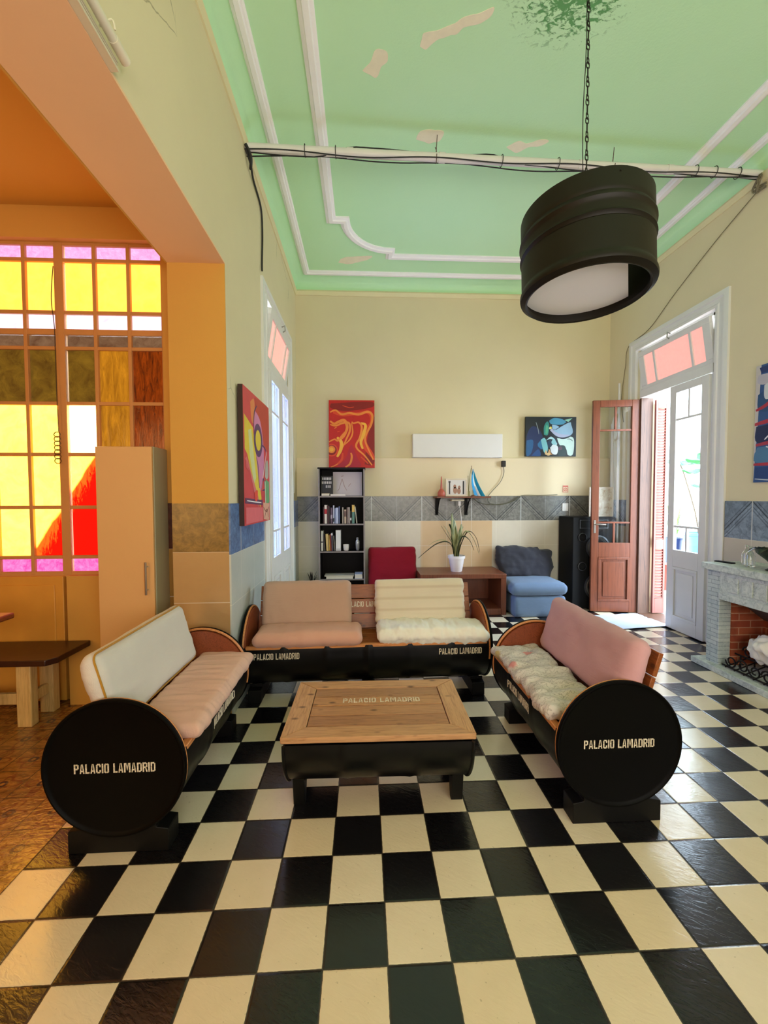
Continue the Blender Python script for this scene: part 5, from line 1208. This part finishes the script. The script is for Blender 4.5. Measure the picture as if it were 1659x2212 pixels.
def brick():
    n = N('firebox_red_brick'); p = n.pos(); x, y, z = n.xyz(p)
    br = n.node('ShaderNodeTexBrick'); n.put(br.inputs['Vector'], n.comb(n.m_('ADD', x, y), z, 0.)); br.inputs['Scale'].default_value = 1.; br.inputs['Brick Width'].default_value = .2; br.inputs['Row Height'].default_value = .06; br.inputs['Mortar Size'].default_value = .004
    br.inputs['Color1'].default_value = srgb('#a04a30'); br.inputs['Color2'].default_value = srgb('#b8603c'); br.inputs['Mortar'].default_value = srgb('#c89878')
    return n.fin(n.mix(n.rng(n.noise(p, 9., 5), .45, .7, 0, .6), br.outputs[0], srgb('#5c2418')), .85)
m = MB().box(XR-.05, XR-.017, oy0, oy1, .05, .80).box(FX+.10, XR-.05, oy1-.012, oy1-.0005, .05, .83).box(FX+.10, XR-.05, oy0+.0005, oy0+.012, .05, .83)
m.build('firebox_lining', brick(), fp, world=True)
m = MB(); m.add([(FX+.10, oy0+.02, .62), (FX+.10, oy1-.02, .62), (XR-.06, oy1-.02, .42), (XR-.06, oy0+.02, .42), (FX+.10, oy0+.02, .64), (FX+.10, oy1-.02, .64), (XR-.06, oy1-.02, .44), (XR-.06, oy0+.02, .44)], [(0, 3, 2, 1), (4, 5, 6, 7), (0, 1, 5, 4), (1, 2, 6, 5), (2, 3, 7, 6), (3, 0, 4, 7)])
m.build('smoke_hood', plain('sooty_metal', '#5c5a5c', .5, .5), fp, world=True)
gr = MB()
def scroll(c, r, s=1, plane_y=True):
    pts = []
    for k in range(22):
        a = k/21*2.6*PI*s; rr = r*(1-.62*k/21); pts.append((c[0], c[1]+rr*math.cos(a), c[2]+rr*math.sin(a)))
    gr.tube(pts, .006, 6)
for i in range(9):
    y = 1.90-.10*i
    scroll((FX+.02, y, .115+.0), .05, 1 if i % 2 else -1); scroll((FX+.13, y-.03, .20), .045, -1 if i % 2 else 1)
gr.tube([(FX+.02, 1.98, .065), (FX+.02, 1.0, .065)], .007, 6); gr.tube([(FX+.13, 1.98, .15), (FX+.13, 1.0, .15)], .007, 6)
for i in range(12): gr.tube([(FX+.0, 1.93-.08*i, .062), (FX+.25, 1.93-.08*i, .15)], .005, 6)
for y in (1.93, 1.2): gr.tube([(FX+.25, y, .15), (FX+.25, y, .05)], .006, 6); gr.tube([(FX+.13, y, .15), (FX+.13, y, .05)], .006, 6)
gr.tube([(FX+.25, 1.98, .15), (FX+.25, 1.0, .15)], .007, 6)
tag(gr.build('fire_grate', plain('wrought_iron', '#1c1716', .5, .6)), 'black wrought iron scroll grate in the fireplace', 'grate')
pm_ = cushion_mesh(.30, .30, .22, r=.08, puff=.6, wr=.06, wscale=(12, 9, 12), seed=41, n=60).xf(Matrix.Translation((3.08, 1.70, .275)))
cl = thing('crumpled_cloth', 'crumpled off-white cloth bundle heaped on the fireplace grate', 'cloth', (3.08, 1.6, .16)); pm_.build('heap', FB['white'], cl, ang=1.5, world=True)
pk = cushion_mesh(.42, .20, .16, r=.07, puff=.6, wr=.05, wscale=(9, 22, 14), seed=42, n=60).xf(Matrix.Translation((3.02, 1.50, .315)) @ Matrix.Rotation(1.25, 4, 'Z') @ Matrix.Rotation(.75, 4, 'Y'))
pk.build('upper_fold', FB['white'], cl, ang=1.5, world=True)
# on the mantel
n = N('clear_bottle_glass'); n.b.inputs['Transmission Weight'].default_value = 1.0; M['bottle'] = n.fin((.9, .95, .92, 1), .03)
for i, (x, y) in enumerate(((3.04, 1.965), (2.98, 1.875))):
    m = MB().lathe([(0, 0), (.03, 0), (.033, .01), (.033, .085), (.024, .11), (.012, .125), (.012, .15), (.015, .152), (.015, .16), (.010, .16), (.009, .125), (.021, .108), (.029, .085), (.029, .012), (0, .01)], (x, y, .886), 24)
    tag(m.build('glass_bottle', M['bottle']), ('small clear glass bottle on the mantel nearer the door', 'small clear glass bottle on the mantel beside the dark green vessel')[i], 'bottle', 'clear bottles on the mantel')
m = MB().lathe([(0, 0), (.05, 0), (.055, .008), (.03, .02), (.02, .045), (.05, .08), (.105, .13), (.12, .165), (.112, .165), (.095, .13), (.04, .085), (0, .07)], (2.97, 1.67, .886), 32)
for i in range(10):
    a = 2*PI*i/10+.2; m.ribbon([(2.97+.05*math.cos(a), 1.67+.05*math.sin(a), .99), (2.97+.12*math.cos(a), 1.67+.12*math.sin(a), 1.05), (2.97+.16*math.cos(a), 1.67+.16*math.sin(a), 1.02)], [.02, .05, .01], (-math.sin(a), math.cos(a), 0))
tag(m.build('green_vessel', plain('dark_green_glass', '#0d1a12', .2)), 'dark green leafy vessel at the picture edge on the mantel', 'vase')
m = MB().obox((2.96, 2.08, .890), (.045, .14, .010), (0, 0, .2)); tag(m.build('remote_control', M['spk'], bevel=.002), 'thin black object lying at the far end of the mantel', 'remote')

# ------------------------------------------------------------ side room furniture
M['cab'] = plain('warm_beige_laminate', '#dcae74', .5, var=.03); M['cab_side'] = plain('grey_green_cabinet_side', '#a8a284', .5, var=.04)
cb = thing('tall_cabinet', 'tall narrow beige cabinet with a bar handle in front of the stained glass', 'cabinet', (-1.60, 1.6, 0))
MB().box(-1.777, -1.423, 1.52, 1.70, 0, 1.775).build('body', M['cab_side'], cb, bevel=.003, world=True)
MB().box(-1.777, -1.427, 1.500, 1.518, .03, 1.772).build('door', M['cab'], cb, bevel=.002, world=True)
m = MB().tube([(-1.468, 1.475, .82), (-1.468, 1.475, 1.03)], .007, 10).tube([(-1.468, 1.475, .85), (-1.468, 1.50, .85)], .005, 8).tube([(-1.468, 1.475, 1.00), (-1.468, 1.50, 1.00)], .005, 8)
m.build('handle', M['steel'], cb, world=True)
bn = thing('low_table', 'dark topped low table with thick pale legs below the stained glass', 'table', (-2.4, 1.55, 0))
m = MB(); m.prism([(-2.98, 1.345), (-2.01, 1.345), (-1.97, 1.40), (-1.97, 1.72-.02), (-2.98, 1.70)], 2, .42, .458)
m.build('table_top', wood('dark_stained_top', '#3a1c10', '#1e0c06', (3, 12, 12), .35, False), bn, bevel=.004, world=True)
M['pale_leg'] = wood('pale_pine_leg', '#d9b878', '#b8924e', (10, 10, 2), .5, False)
for x, y in ((-2.21, 1.46), (-2.21, 1.645), (-2.86, 1.46), (-2.86, 1.645)): MB().box(x-.045, x+.045, y-.03, y+.03, 0, .42).build('leg', M['pale_leg'], bn, bevel=.006, world=True)
MB().box(-2.86, -2.21, 1.465, 1.495, .13, .20).box(-2.225, -2.195, 1.46, 1.645, .13, .20).build('stretcher', M['pale_leg'], bn, bevel=.004, world=True)
ct = thing('side_table', 'edge of a dark table top just entering the picture at the left', 'table', (-2.6, 1.2, 0))
MB().box(-3.05, -2.135, 1.05, 1.30, .735, .77).build('table_top', M['rust'], ct, bevel=.01, world=True)
for x, y in ((-2.95, 1.1), (-2.95, 1.25)): MB().box(x-.025, x+.025, y-.025, y+.025, 0, .735).build('leg', M['rust'], ct, world=True)
for x, y in ((-2.42, 1.1), (-2.42, 1.25)): MB().box(x-.025, x+.025, y-.025, y+.025, 0, .735).build('leg', M['rust'], ct, world=True)
